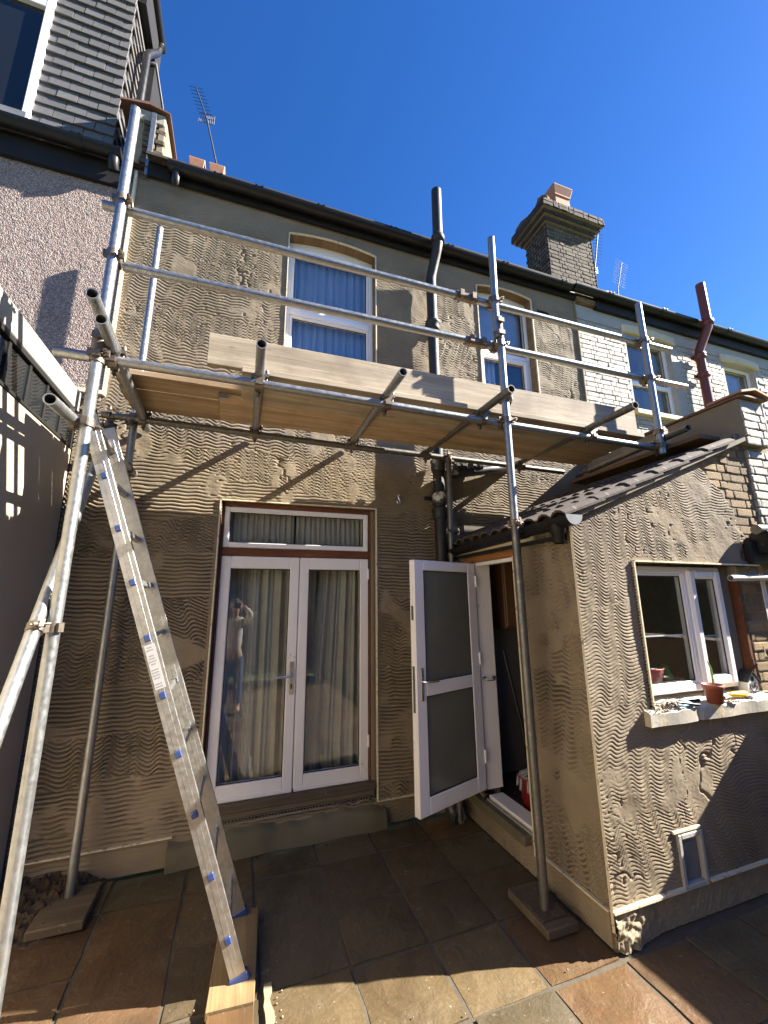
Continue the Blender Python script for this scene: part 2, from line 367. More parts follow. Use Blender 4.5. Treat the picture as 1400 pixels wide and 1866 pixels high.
# ------------------------------------------------------------------ combed render sheets (true relief)
def _h(a, b, s):
    x = np.sin(a*127.1 + b*311.7 + s*74.7)*43758.5453
    return x - np.floor(x)
def vn(x, y, s=0):
    xi = np.floor(x); yi = np.floor(y); u = x-xi; v = y-yi; u = u*u*(3-2*u); v = v*v*(3-2*v)
    return (_h(xi, yi, s)*(1-u)+_h(xi+1, yi, s)*u)*(1-v) + (_h(xi, yi+1, s)*(1-u)+_h(xi+1, yi+1, s)*u)*v
def sst(x, a, b):
    t = np.clip((x-a)/(b-a), 0, 1); return t*t*(3-2*t)
def comb(U, Z, p, seed, depth=.010, rows=.42, wavy=.75, lam=.145, amp=.034, gw=.15, drift=1.3, smooth=.63):
    """trowel-combed render: sweeping wavy grooves in overlapping passes, smooth spots, drags and pecks"""
    z2 = Z + .16*(vn(U*1.1, Z*1.3, seed)-.5) + .05*(vn(U*4, Z*4, seed+20)-.5)
    r = np.floor(z2/rows); fr = z2/rows - r
    h1 = _h(r, 0*r, seed+2); h2 = _h(r, 0*r, seed+3)
    a0 = vn(U*1.25+9*h1, Z*.9, seed+4)*.7 + vn(U*3.4, Z*2.2, seed+5)*.3
    A = amp*sst(a0, .62-.5*wavy, .86-.42*wavy)*(.55+.75*vn(U*2.1, Z*2.7, seed+6)) + .0022
    ph = U/lam + drift*vn(U*1.5, Z*1.5, seed+7) + .35*vn(U*5, Z*3.5, seed+19) + .45*h2 + .35*(vn(U*.7, Z*2.2, seed+30)-.5)
    s = np.sin(2*np.pi*ph); s = s*(.86+.14*np.abs(s)) + .16*np.sin(4*np.pi*ph+6*vn(U, Z, seed+21))
    q = (Z + A*s + .05*(vn(U*1.3, Z*.7, seed+22)-.5) + .006*(vn(U*11, Z*9, seed+8)-.5))/p + 2.2*h1
    f = q-np.floor(q); groove = np.exp(-((f-.5)/gw)**2); burr = np.exp(-((f-.80)/.10)**2)*min(1, .010/float(np.max(depth)))
    sm = sst(vn(U*3.1, Z*3.1, seed+9)*.62+vn(U*9, Z*9, seed+10)*.38, smooth, smooth+.09)
    lap = 1-.85*(1-sst(np.minimum(fr, 1-fr), .0, .035))*sst(vn(U*2.5, r*7.1, seed+23), .45, .6)
    k = (1-.95*sm)*lap*(.5+.65*vn(U*5, Z*12, seed+11))*(.75+.4*vn(U*1.3, Z*1.7, seed+33))
    h = depth*(.22*burr-groove)*k
    h += .009*(vn(U*2.6, Z*2.6, seed+12)-.5) + .004*(vn(U*15, Z*15, seed+13)-.5) + .0014*(vn(U*70, Z*70, seed+14)-.5)
    e = np.abs(vn(U*6+.9*vn(U*18, Z*18, 3)+.8*vn(U*3, Z*3, 5), Z*1.5, seed+15)-.5); gate = sst(vn(U*2.1, Z*2.1, seed+16), .64, .71)
    h -= .010*gate*(1-sst(e, .002, .018))
    pk = sst(vn(U*40, Z*40, seed+17), .85, .95)*sst(vn(U*2.7, Z*2.7, seed+18), .58, .72)
    h -= .007*pk
    return h
def sheet(name, mat, parent, u0, u1, z0, z1, du, dz, hf, tomap, holes=(), extra_u=(), extra_z=(), cut=None):
    def lines(a, b, d, ex):
        base = np.linspace(a, b, int(round((b-a)/d))+1)
        for e in ex:
            if a < e < b: base[np.argmin(np.abs(base-e))] = e
        return np.unique(base)
    ex = list(extra_u); ez = list(extra_z)
    for h in holes: ex += [h[0], h[1]]; ez += [h[2], h[3]]
    us = lines(u0, u1, du, ex); zs = lines(z0, z1, dz, ez)
    U, Z = np.meshgrid(us, zs); H = hf(U, Z)
    nu, nz = len(us), len(zs)
    cu = (us[:-1]+us[1:])/2; cz = (zs[:-1]+zs[1:])/2; CU, CZ = np.meshgrid(cu, cz)
    keep = np.ones(CU.shape, bool)
    for a, b, c, d in holes: keep &= ~((CU > a) & (CU < b) & (CZ > c) & (CZ < d))
    if cut is not None: keep &= ~cut(CU, CZ)
    idx = np.arange(nu*nz).reshape(nz, nu)
    q = np.stack([idx[:-1, :-1], idx[:-1, 1:], idx[1:, 1:], idx[1:, :-1]], -1)[keep]
    used = np.unique(q); mp = -np.ones(nu*nz, int); mp[used] = np.arange(len(used)); q = mp[q]
    off = OFF[parent.name]
    P = tomap(U.ravel()[used], Z.ravel()[used], H.ravel()[used]) - np.array(off)
    me = bpy.data.meshes.new(name)
    me.vertices.add(len(P)); me.vertices.foreach_set('co', P.astype(np.float32).ravel())
    nf = len(q); me.loops.add(nf*4); me.loops.foreach_set('vertex_index', q.astype(np.int32).ravel())
    me.polygons.add(nf); me.polygons.foreach_set('loop_start', np.arange(0, nf*4, 4, dtype=np.int32))
    me.polygons.foreach_set('use_smooth', np.ones(nf, bool)); me.update(calc_edges=True); me.validate()
    me.materials.append(mat)
    o = bpy.data.objects.new(name, me); COL.objects.link(o); o.parent = parent; OFF[o.name] = off.copy(); return o
wallmap = lambda y: (lambda u, z, h: np.stack([u, y-h, z], 1))
sidemap = lambda x: (lambda u, z, h: np.stack([x-h, u, z], 1))

# ------------------------------------------------------------------ dimensions
YM, YE, XE = 3.398, 1.897, 1.849           # house wall, extension front, extension side
ZB = .176                                  # bell-cast bead height
XL, XR = -1.21, 3.755                      # ends of the combed house wall

# ------------------------------------------------------------------ ground
g = MB(); g.add([(-60,-60,-.05),(60,-60,-.05),(60,60,-.05),(-60,60,-.05)], [(0,1,2,3)])
ground = g.build('ground', GRASS); tag(ground, kind='structure')
patio = MB().box(-1.3, 3.75, -3.2, 3.39, -.06, -.012).build('patio', JOINT); tag(patio, kind='structure')
def slab(x0, x1, y0, y1, mi):
    n = 5; vs = []; fs = []; z = rnd.uniform(-.004, .004); tx = rnd.uniform(-.006, .006); ty = rnd.uniform(-.006, .006)
    g = .007
    x0 += g+rnd.uniform(0, .006); x1 -= g+rnd.uniform(0, .006); y0 += g+rnd.uniform(0, .006); y1 -= g+rnd.uniform(0, .006)
    cx, cy = (x0+x1)/2, (y0+y1)/2
    for j in range(n):
        for i in range(n):
            u, v = i/(n-1), j/(n-1); e = (i in (0, n-1)) or (j in (0, n-1))
            jx = rnd.uniform(-.004, .004); jy = rnd.uniform(-.004, .004)
            vs.append((x0+(x1-x0)*u-cx+jx, y0+(y1-y0)*v-cy+jy, z+tx*(u-.5)+ty*(v-.5)-(.007 if e else 0)+rnd.uniform(-.0012, .0012)))
    for j in range(n-1):
        for i in range(n-1): a = j*n+i; fs.append((a, a+1, a+n+1, a+n))
    loop = [i for i in range(n)] + [j*n+n-1 for j in range(1, n)] + [(n-1)*n+i for i in range(n-2, -1, -1)] + [j*n for j in range(n-2, 0, -1)]
    b0 = len(vs)
    for k in loop: vs.append((vs[k][0]*1.006, vs[k][1]*1.006, -.03))
    L = len(loop)
    for k in range(L): fs.append((loop[k], b0+k, b0+(k+1) % L, loop[(k+1) % L]))
    me = bpy.data.meshes.new('paving_slab'); me.from_pydata(vs, [], fs); me.materials.append(SLABS[mi])
    o = bpy.data.objects.new('paving_slab', me); COL.objects.link(o); o.parent = patio; o.location = (cx, cy, 0)
YJ = [-3.1, -2.68, -2.27, -1.86, -1.44, -1.03, -.62, -.2, .22, .63, 1.04, 1.45, 1.87, 2.28, 2.67, 3.09, 3.39]
XJ = [-1.22, -.62, -.2, .2, .615, 1.03, 1.435, 1.86, 2.27, 2.68, 3.1, 3.5, 3.75]
big = {(1, 13): 2, (3, 13): 2}; done = set()
tone = {(6,12):3,(2,13):3,(0,11):1,(0,12):3,(0,13):3,(0,14):3,(1,12):1,(1,11):1,(1,13):3,(2,12):2,(2,13):4,(2,14):4,(3,12):0,(3,11):0,(3,13):2,(4,12):0,(5,12):0,(4,11):0,(5,11):2,(6,11):1,(6,10):1,(7,11):1,
        (4,13):4,(5,13):4,(4,14):4,(5,14):4,(6,12):1,(6,13):4,(5,10):1}
for j in range(len(YJ)-1):
    for i in range(len(XJ)-1):
        if (i, j) in done or (i > 6 and j > 11 and XJ[i] > 1.8): continue
        jj = j + big.get((i, j), 1)
        for k in range(j, jj): done.add((i, k))
        slab(XJ[i], XJ[i+1], YJ[j], YJ[jj], tone.get((i, j), rnd.choice([0, 0, 1, 2, 3])))

# ------------------------------------------------------------------ main house
house = thing('terraced_house', 'two storey house with freshly combed brown cement render behind the scaffold', 'house', (1.3, 3.6, 0))
W1 = (.256, 1.128, 3.9, 5.19); W2 = (2.335, 3.075, 3.9, 5.19); FD = (-.165, 1.117, .20, 2.497)
def hmain(U, Z):
    h = comb(U, Z, .0285, 11, .0100+.032*(1-sst(Z, 2.35, 2.6)), rows=.29, lam=.15, amp=.036, wavy=.38+.62*sst(Z, 2.5, 3.1))
    top = 1-sst(Z, 5.10, 5.2)*.55
    low = 1-sst(ZB-Z, -.004, .004)*.7
    return h*top*low - .012*sst(ZB-Z, -.003, .003)
def curve(x0, x1, z, rise, n=14): return [(x0+(x1-x0)*k/n, z+rise*(1-(2*k/n-1)**2)) for k in range(n+1)]
holes = [W1, W2, FD, (2.36, 2.48, 4.0, 4.0)]
VB = (3.16, 3.34, 5.02, 5.085)
def archcut(CU, CZ):
    m = np.zeros(CU.shape, bool)
    for w in (W1, W2):
        k = (CU-w[0])/(w[1]-w[0]); m |= (k > 0) & (k < 1) & (CZ >= w[3]-.001) & (CZ < w[3]+.045*(1-(2*k-1)**2))
    return m
sheet('wall', CEM, house, XL, XR, 0, 5.37, .0105, .0037, hmain, wallmap(YM), [W1, W2, FD, VB], cut=archcut)
boxp('core_wall', DARK2, house, XL, -.166, YM+.03, YM+.2, 0, 5.37)
for a, b in ((1.118, .0), ): pass
boxp('core_wall', DARK2, house, 1.13, XR, YM+.03, YM+.2, 0, 3.85)
boxp('core_wall', DARK2, house, -.166, 1.13, YM+.03, YM+.2, 2.52, 3.85)
boxp('core_wall', DARK2, house, -.166, .25, YM+.03, YM+.2, 3.85, 5.37)
boxp('core_wall', DARK2, house, 1.16, 2.33, YM+.03, YM+.2, 3.85, 5.37)
boxp('core_wall', DARK2, house, 3.09, XR, YM+.03, YM+.2, 3.85, 5.37)
boxp('core_wall', DARK2, house, .25, 1.16, YM+.03, YM+.2, 5.27, 5.37)
boxp('core_wall', DARK2, house, 2.33, 3.09, YM+.03, YM+.2, 5.27, 5.37)
# rooms behind the openings
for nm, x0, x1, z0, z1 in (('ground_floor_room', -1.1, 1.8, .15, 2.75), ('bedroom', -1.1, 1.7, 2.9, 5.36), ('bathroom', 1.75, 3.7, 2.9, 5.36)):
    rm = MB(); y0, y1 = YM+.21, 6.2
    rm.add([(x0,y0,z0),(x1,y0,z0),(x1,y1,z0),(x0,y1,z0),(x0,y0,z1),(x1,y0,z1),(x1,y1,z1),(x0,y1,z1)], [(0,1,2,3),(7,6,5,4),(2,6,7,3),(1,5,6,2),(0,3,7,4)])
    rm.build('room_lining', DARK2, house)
# roof slopes behind the gutter
MB().prism([(-1.3, 3.36, 5.44), (-1.3, 7.2, 7.9), (-1.3, 11, 5.44)], (5.05, 0, 0)).build('roof', TILE, house)
# reveals and raw timber soffits of the two bedroom windows
def reveal(x0, x1, z0, z1, depth, arch=0, mat=CEM2, soff=W_SOFF, side=W_SOFF):
    y0, y1 = YM+.004, YM+depth
    boxp('reveal', side, house, x1, x1+.03, y0, y1, z0, z1+.03)
    boxp('reveal', mat, house, x0-.03, x0, y0, y1, z0, z1+.03)
    pts = [(x, y0, z) for x, z in curve(x0-.0, x1+.0, z1, arch)] + [(x1+.03, y0, z1+arch+.05), (x0-.03, y0, z1+arch+.05)]
    MB().prism(pts, (0, depth-.004, 0)).build('lintel_soffit', soff, house)
def beadline(pts, w=.009, d=.013, parent=None, mat=BEAD, nrm=(0, -1, 0), side=None):
    """thin plastic stop bead along a polyline on a wall"""
    mb = MB(); nrm = Vector(nrm)
    for a, b in zip(pts[:-1], pts[1:]):
        a, b = Vector(a), Vector(b); t = (b-a).normalized(); s = t.cross(nrm).normalized()
        mb.obox((a+b)/2+nrm*(d/2-.003), t*((b-a).length/2+w*.4), s*w/2, nrm*(d/2+.003))
    return mb.build('corner_bead', mat, parent)
for w in (W1, W2):
    reveal(w[0], w[1], w[2], w[3], .14, .045)
    beadline([(w[0]-.004, YM, w[2]), (w[0]-.004, YM, w[3])]+[(x, YM, z+.003) for x, z in curve(w[0], w[1], w[3], .045)][1:-1]+[(w[1]+.004, YM, w[3]), (w[1]+.004, YM, w[2])], parent=house)

def frame(name, parent, rects, x0, x1, z0, z1, y, w, d, mat=UPVC, bevel=.006):
    """outer frame w wide and d deep with openings for sashes; rects split by bars"""
    mb = MB()
    mb.box(x0, x0+w, y, y+d, z0, z1).box(x1-w, x1, y, y+d, z0, z1).box(x0+w, x1-w, y, y+d, z1-w, z1).box(x0+w, x1-w, y, y+d, z0, z0+w)
    for r in rects: mb.box(r[0], r[1], y+.002, y+d-.002, r[2], r[3])
    return mb.build(name, mat, parent, bevel)
def pane(parent, x0, x1, z0, z1, y, mat=None, gasket=True):
    p = MB().box(x0-.006, x1+.006, y, y+.018, z0-.006, z1+.006).build('glass_pane', mat or GLASS, parent)
    if gasket:
        q = MB(); t = .007
        q.box(x0, x0+t, y-.006, y-.001, z0, z1).box(x1-t, x1, y-.006, y-.001, z0, z1).box(x0+t, x1-t, y-.006, y-.001, z0, z0+t).box(x0+t, x1-t, y-.006, y-.001, z1-t, z1)
        q.build('gasket', RUBBER, parent)
    return p
# window 1
yw = YM+.105
wf = frame('window', house, [], W1[0]-.01, W1[1]+.02, W1[2], 5.165, yw, .05, .07)
MB().box(W1[0]+.04, W1[1]-.03, yw-.004, yw+.06, 4.39, 4.45).build('transom_bar', UPVC, wf, .008)
MB().box(W1[0]-.005, W1[1]+.015, yw+.005, yw+.06, 5.165, 5.26).build('head_packer', UPVC2, wf)
for z0, z1 in ((4.45, 5.115), (3.95, 4.39)):
    fr = MB(); x0, x1 = W1[0]+.04, W1[1]-.03; s = .030
    fr.box(x0, x0+s, yw+.006, yw+.05, z0, z1).box(x1-s, x1, yw+.006, yw+.05, z0, z1).box(x0+s, x1-s, yw+.006, yw+.05, z1-s, z1).box(x0+s, x1-s, yw+.006, yw+.05, z0, z0+s)
    fr.build('sash', UPVC, wf, .006); pane(wf, x0+s, x1-s, z0+s, z1-s, yw+.03)
# window 2
wf = frame('window', house, [], W2[0]-.005, W2[1]+.02, W2[2], 5.165, yw, .05, .07)
MB().box(W2[0]+.04, W2[1]-.03, yw-.004, yw+.06, 4.42, 4.475).build('transom_bar', UPVC, wf, .008)
MB().box(W2[0], W2[1]+.015, yw+.005, yw+.06, 5.165, 5.26).build('head_packer', UPVC2, wf)
pane(wf, W2[0]+.045, W2[1]-.03, 4.475, 5.115, yw+.03)
fr = MB(); x0, x1, z0, z1, s = W2[0]+.045, W2[1]-.03, 3.95, 4.42, .06
fr.box(x0, x0+s, yw-.012, yw+.05, z0, z1).box(x1-s, x1, yw-.012, yw+.05, z0, z1).box(x0+s, x1-s, yw-.012, yw+.05, z1-s, z1).box(x0+s, x1-s, yw-.012, yw+.05, z0, z0+s)
fr.build('sash', UPVC, wf, .01); pane(wf, x0+s, x1-s, z0+s, z1-s, yw+.02)
# small black air brick
vb = boxp('air_vent', BLACKM, house, VB[0], VB[1], YM+.015, YM+.05, VB[2], VB[3])
mb = MB()
for k in range(5): mb.box(VB[0]+.008, VB[1]-.008, YM+.006, YM+.013, VB[2]+.008+k*.011, VB[2]+.013+k*.011)
mb.build('vent_louvre', BLACKP, vb)
# stop beads
beadline([(XL+.02, YM, ZB), (-.32, YM, ZB+.003)], .008, .016, house)
beadline([(1.13, YM, ZB), (1.845, YM, ZB)], .008, .016, house)
beadline([(-1.062, YM, 3.25), (-1.062, YM, 5.36)], .02, .03, house)
beadline([(XR-.004, YM, 3.3), (XR-.004, YM, 5.34)], .012, .02, house, MORT)
# french window opening
x0, x1, z0, z1 = FD
beadline([(x0-.012, YM, .44), (x0-.012, YM, z1), (x1+.004, YM, z1+.006), (x1+.004, YM, ZB)], .010, .014, house)
for q in ((x0-.04, x0, z0, z1+.03), (x1, x1+.04, z0, z1+.03), (x0, x1, z1, z1+.03)): boxp('reveal', CEM2, house, q[0], q[1], YM+.004, YM+.2, q[2], q[3])
yf = YM+.055
tf = MB().box(x0+.002, x0+.02, yf-.01, yf+.07, .3, z1-.002).box(x1-.05, x1-.034, yf-.012, yf+.07, .3, z1-.002).box(x0+.02, x1-.05, yf-.012, yf+.07, 2.46, z1-.002).box(x0+.02, x1-.05, yf-.012, yf+.07, 2.062, 2.122)
tf.build('timber_frame', W_FRAME, house, .004)
boxp('frame_fillet', CEM2, house, x1-.033, x1-.001, yf-.018, yf+.07, .3, z1-.004, .004)
# fanlight
fx0, fx1 = x0+.022, x1-.055
fl = frame('fanlight', house, [], fx0, fx1, 2.124, 2.458, yf-.004, .042, .06)
pane(fl, fx0+.042, fx1-.042, 2.166, 2.416, yf+.02)
# pair of glazed doors
def fdoor(xa, xb, handle):
    d = MB(); za, zb, y = .318, 2.058, yf-.002
    lw, tw, bw = .075, .098, .10
    d.box(xa, xa+lw, y, y+.06, za, zb).box(xb-lw, xb, y, y+.06, za, zb).box(xa+lw, xb-lw, y, y+.06, zb-tw, zb).box(xa+lw, xb-lw, y, y+.06, za, za+bw)
    o = d.build('french_door', UPVC2, house, .006)
    MB().box(xa+.004, xb-.004, y-.012, y-.0005, za-.006, za+.024).build('weather_bar', UPVC2, o, .004)
    pane(o, xa+lw, xb-lw, za+bw, zb-tw, y+.02)
    if handle:
        hx = xb-.034
        MB().box(hx-.016, hx+.016, y-.011, y-.0005, .99, 1.235).build('handle_plate', CHROME, o, .004)
        MB().path([(hx, y-.01, 1.135), (hx, y-.045, 1.135), (hx-.015, y-.052, 1.135), (hx-.115, y-.05, 1.128)], .0085, 10).build('handle', CHROME, o)
        MB().box(hx-.006, hx+.006, y-.015, y-.0115, 1.035, 1.07).build('keyhole', RUBBER, o)
    else:
        for hz in (.55, 1.88): MB().tube((xb-.004, y-.008, hz), (xb-.004, y-.008, hz+.09), .009, 8).build('hinge', UPVC, o)
    return o
fdoor(x0+.022, .466, True); fdoor(.472, x1-.052, False)
boxp('door_sill', W_SILL, house, x0-.0, x1-.01, YM-.012, YM+.12, .262, .31, .005)
boxp('door_sill', W_SILL, house, x0+.01, x1-.02, YM-.002, YM+.12, .222, .261, .004)
# perforated strip below the sill
mb = MB()
for k in range(110):
    x = x0+.012+k*(x1-x0-.03)/110
    s = 1 if k % 2 else -1
    mb.obox((x, YM+.004, .196), (.0068, 0, .019*s), (.0016, 0, -.0006*s), (0, .002, 0))
mb.box(x0+.01, x1-.02, YM+.002, YM+.006, .214, .2185).box(x0+.01, x1-.02, YM+.002, YM+.006, .174, .178)
mb.build('perforated_strip', MESHM, house)
boxp('strip_backing', DARK, house, x0, x1, YM+.02, YM+.06, .16, .222)
# mossy concrete step
def hstep(U, Z): return .010*(vn(U*7, Z*9, 5)-.5)+.004*(vn(U*26, Z*26, 6)-.5)
st = MB(); nx = 60
for i in range(nx):
    a, b = -.34+i*1.52/nx, -.34+(i+1)*1.52/nx
    f = lambda x: .135+.012*math.sin(x*9)+.006*math.sin(x*31)
    e = lambda x: YM-.045-.008*math.sin(x*13)
    st.add([(a, e(a)-.012, 0), (b, e(b)-.012, 0), (b, e(b), f(b)-.02), (a, e(a), f(a)-.02), (a, e(a)+.02, f(a)), (b, e(b)+.02, f(b)), (a, YM+.06, f(a)+.03), (b, YM+.06, f(b)+.03)],
           [(0, 1, 2, 3), (3, 2, 5, 4), (4, 5, 7, 6)], True)
stp = st.build('doorstep', CEM_OLD, house)

# gutter and fascia ------------------------------------------------
def gutter(parent, a, b, r, mat, joints=(), cap=True, drop=None):
    """half round gutter from a to b (open top), clips and unions"""
    a, b = Vector(a), Vector(b); d = (b-a).normalized(); s = d.cross(Vector((0, 0, 1))).normalized(); n = 10; mb = MB(); vs = []
    for p in (a, b):
        for rr in (r, r-.005):
            for k in range(n+1):
                t = math.pi*k/n; vs.append(p + s*math.cos(t)*rr - Vector((0, 0, 1))*math.sin(t)*rr)
    m = n+1
    fs = [(k, k+1, 2*m+k+1, 2*m+k) for k in range(n)] + [(m+k+1, m+k, 3*m+k, 3*m+k+1) for k in range(n)]
    mb.add(vs, fs, True); mb.add([vs[i] for i in (0, 2*m, 3*m, m, n, m+n, 3*m+n, 2*m+n)], [(0, 1, 2, 3), (4, 5, 6, 7)]); o = mb.build('gutter', mat, parent)
    for p, dd in ((a, 1), (b, -1)):
        if cap: MB().prism([p + s*math.cos(math.pi*k/n)*(r+.003) - Vector((0, 0, 1))*math.sin(math.pi*k/n)*(r+.003) for k in range(n+1)], d*.006*dd*-1).build('end_cap', mat, o)
    for t in joints:
        p = a+(b-a)*t; q = MB(); vs = []
        for e in (-.035, .035):
            for k in range(n+1): vs.append(p+d*e + s*math.cos(math.pi*k/n)*(r+.007) - Vector((0, 0, 1))*math.sin(math.pi*k/n)*(r+.007))
        q.add(vs, [(k, k+1, m+k+1, m+k) for k in range(n)], True)
        for e in (-.035, .02): q.obox(p+d*(e+.008)+Vector((0, 0, .003)), d*.009, s*(r+.01), (0, 0, .004))
        q.build('gutter_union', mat, o)
    return o
gut = gutter(house, (-.80, 3.30, 5.455), (3.62, 3.30, 5.455), .058, BLACKP, (.09, .17, .3, .47, .62, .78, .97))
MB().path([(-.74, 3.30, 5.43), (-.74, 3.30, 5.33), (-.74, 3.31, 5.30), (-.74, 3.33, 5.28)], .034, 14).build('outlet', BLACKP, gut)
boxp('fascia', BLACKM, house, -.98, 3.75, 3.362, 3.39, 5.355, 5.50)
MB().prism([(-.98, 3.27, 5.50), (-.98, 3.40, 5.56), (-.98, 3.40, 5.52), (-.98, 3.27, 5.475)], (4.73, 0, 0)).build('eaves_tiles', TILE, house)
# party wall stub with coping at the left, above the gutter line
pw = thing('party_wall_stub', 'brick party wall stub with brown tile cap beside the dormer', 'parapet wall', (-1.02, 3.5, 5.4))
boxp('core', MORT, pw, -1.165, -.965, 3.42, 4.6, 5.3, 6.09)
for r_ in range(11):
    z = 5.32+r_*.062
    for k in range(2 if r_ % 2 else 1):
        xx0 = -1.06+(.0 if r_ % 2 == 0 else k*.09); ww = .10
        MB().box(xx0+rnd.uniform(-.01, .004), xx0+ww-rnd.uniform(0, .008) if r_ % 2 == 0 else xx0+.082, 3.405-rnd.uniform(0, .012), 3.44, z, z+.052).build('brick', STOCKD, pw, .006)
boxp('pale_render', CEM, pw, -.955, -.89, 3.405, 4.5, 5.45, 6.04, .01)
boxp('stone_pad', MORTD, pw, -1.16, -.90, 3.39, 4.5, 5.97, 6.09, .01)
MB().prism([(-1.26, 3.36, 6.10), (-1.03, 3.36, 6.155), (-.86, 3.36, 6.10), (-.86, 3.36, 6.085), (-1.03, 3.36, 6.125), (-1.26, 3.36, 6.08)], (0, 1.3, 0)).build('coping_tile', TILEB, pw)
for xx in (-1.175, -1.005): boxp('stop_channel', GALV, pw, xx, xx+.035, 3.37, 3.40, 5.36, 6.06)

# ------------------------------------------------------------------ left neighbour
nb = thing('neighbour_house', 'pebbledashed neighbouring house with tile hung dormer on the left', 'house', (-2.5, 3.6, 0))
def hpeb(U, Z): return .006*(vn(U*40, Z*40, 2)) + .004*vn(U*90, Z*90, 4)
sheet('wall', PEB, nb, -4.2, -1.075, 3.2, 5.24, .008, .008, lambda U, Z: .0045*vn(U*95, Z*95, 2)+.0015*vn(U*160, Z*160, 4), wallmap(3.385))
boxp('core_wall', DARK2, nb, -4.2, -1.08, 3.42, 3.6, 0, 5.3)
boxp('fascia', BLACKM, nb, -4.2, -1.10, 3.345, 3.375, 5.14, 5.36)
boxp('soffit', BLACKM, nb, -4.2, -1.10, 3.375, 3.41, 5.14, 5.17)
g2 = gutter(nb, (-4.2, 3.27, 5.40), (-1.15, 3.27, 5.385), .06, BLACKP, (.9,))
MB().path([(-1.20, 3.27, 5.35), (-1.20, 3.27, 5.27), (-1.20, 3.30, 5.24)], .04, 14).build('outlet', BLACKP, g2)
MB().prism([(-4.2, 3.30, 5.42), (-4.2, 8, 8.9), (-4.2, 8, 8.6), (-4.2, 3.36, 5.36)], (3.1, 0, 0)).build('roof', TILE, nb)
# dormer
dm = MB().box(-3.4, -1.345, 3.55, 4.24, 5.45, 8.15).build('dormer_core', BLACKM, nb)
me = None
mbt = MB().box(-.0745, .0745, -.009, .009, -.012, .135); me = bpy.data.meshes.new('hung_tile')
me.from_pydata(mbt.v, [], mbt.f); me.materials.append(SLATE)
tl = Matrix.Rotation(R(-9), 4, 'X')
for r_ in range(17):
    z = 5.60+r_*.119
    for k in range(6):
        x = -1.318-.0775-k*.155-(.0775 if r_ % 2 else 0)
        if r_ % 2 and k == 0:
            inst('hung_tile', me, nb, Matrix.Translation((-1.318-.038, 3.522+rnd.uniform(-.002, .002), z)) @ tl @ Matrix.Diagonal((.5, 1, 1, 1)))
        if x > -1.90 or k < 3:
            if x-.075 < -1.95: continue
            inst('hung_tile', me, nb, Matrix.Translation((x, 3.522+rnd.uniform(-.003, .003), z+rnd.uniform(-.002, .002))) @ Matrix.Rotation(R(rnd.uniform(-.5, .5)), 4, 'Y') @ tl)
    if r_ % 2: inst('hung_tile', me, nb, Matrix.Translation((-1.892, 3.524, z)) @ tl @ Matrix.Diagonal((.44, 1, 1, 1)))
    for k in range(4):
        y = 3.535+.0775+k*.155+(.0775 if r_ % 2 else 0)
        inst('hung_tile', me, nb, Matrix.Translation((-1.322, y, z)) @ Matrix.Rotation(R(90), 4, 'Z') @ tl)
dw = frame('dormer_window', nb, [], -3.2, -1.925, 5.72, 7.9, 3.50, .06, .08, UPVC2)
MB().box(-3.14, -1.985, 3.502, 3.57, 7.02, 7.10).build('transom_bar', UPVC2, dw, .006)
MB().box(-3.15, -1.975, 3.54, 3.555, 5.77, 7.03).build('glass_pane', GLASSD, dw)
MB().box(-3.15, -1.975, 3.54, 3.555, 7.09, 7.85).build('glass_pane', GLASSD, dw)
boxp('lead_apron', LEAD, nb, -3.3, -1.92, 3.44, 3.60, 5.55, 5.71)
# dark flank and eaves to the right of the dormer
MB().box(-3.4, -1.262, 4.10, 5.6, 5.40, 7.66).build('dormer_flank', BLACKM, nb)
boxp('verge_trim', LEAD, nb, -3.4, -1.245, 4.08, 5.62, 7.662, 7.70)
boxp('dormer_eaves', BLACKM, nb, -3.6, -1.30, 3.30, 4.25, 8.16, 8.34)
boxp('soffit', BLACKM, nb, -1.344, -1.262, 3.60, 4.25, 7.70, 8.158)
gd = MB().tube((-1.262, 2.95, 8.13), (-1.262, 4.22, 8.11), .058, 14).build('dormer_gutter', BLACKP, nb)
MB().lathe((-1.262, 4.15, 7.98), [(.03, 0), (.04, .005), (.042, .07), (.05, .075), (.05, .11)], 14).build('outlet', BLACKP, gd)
MB().path([(-1.262, 4.15, 8.0), (-1.262, 4.12, 7.90), (-1.235, 3.80, 7.36), (-1.23, 3.73, 7.22), (-1.23, 3.72, 6.14)], .036, 12).build('dormer_downpipe', BLACKP, nb)

# left lean-to with a clerestory strip
lt = thing('grey_lean_to', 'grey lean-to wall with strip of dark panes and pale fascia at the left', 'extension', (-1.5, 2, 0))
boxp('wall', GREYW, lt, -1.5, -1.212, -.8, 3.382, 0, 2.79)
boxp('sill_rail', BLACKM, lt, -1.24, -1.205, -.8, 3.38, 2.79, 2.815, .004)
ys = [-.8+k*.232 for k in range(19)]
for a, b in zip(ys[:-1], ys[1:]):
    boxp('dark_pane', GLASSD, lt, -1.24, -1.222, a+.012, min(b, 3.36)-.012, 2.818, 3.05)
for a in ys: boxp('glazing_bar', BLACKM, lt, -1.25, -1.212, a-.012, a+.012, 2.816, 3.052)
boxp('drip_edge', BLACKM, lt, -1.26, -1.203, -.8, 3.378, 3.052, 3.078, .003)
boxp('fascia', FASC, lt, -1.26, -1.198, -.8, 3.376, 3.079, 3.235, .006)
boxp('roof', LEAD, lt, -4.2, -1.262, -.8, 3.375, 3.06, 3.23)
boxp('back_lining', BLACKM, lt, -1.5, -1.262, -.8, 3.378, 2.80, 3.055)
boxp('flashing', BEAD, lt, -1.5, -1.06, 3.36, 3.383, 3.245, 3.275)

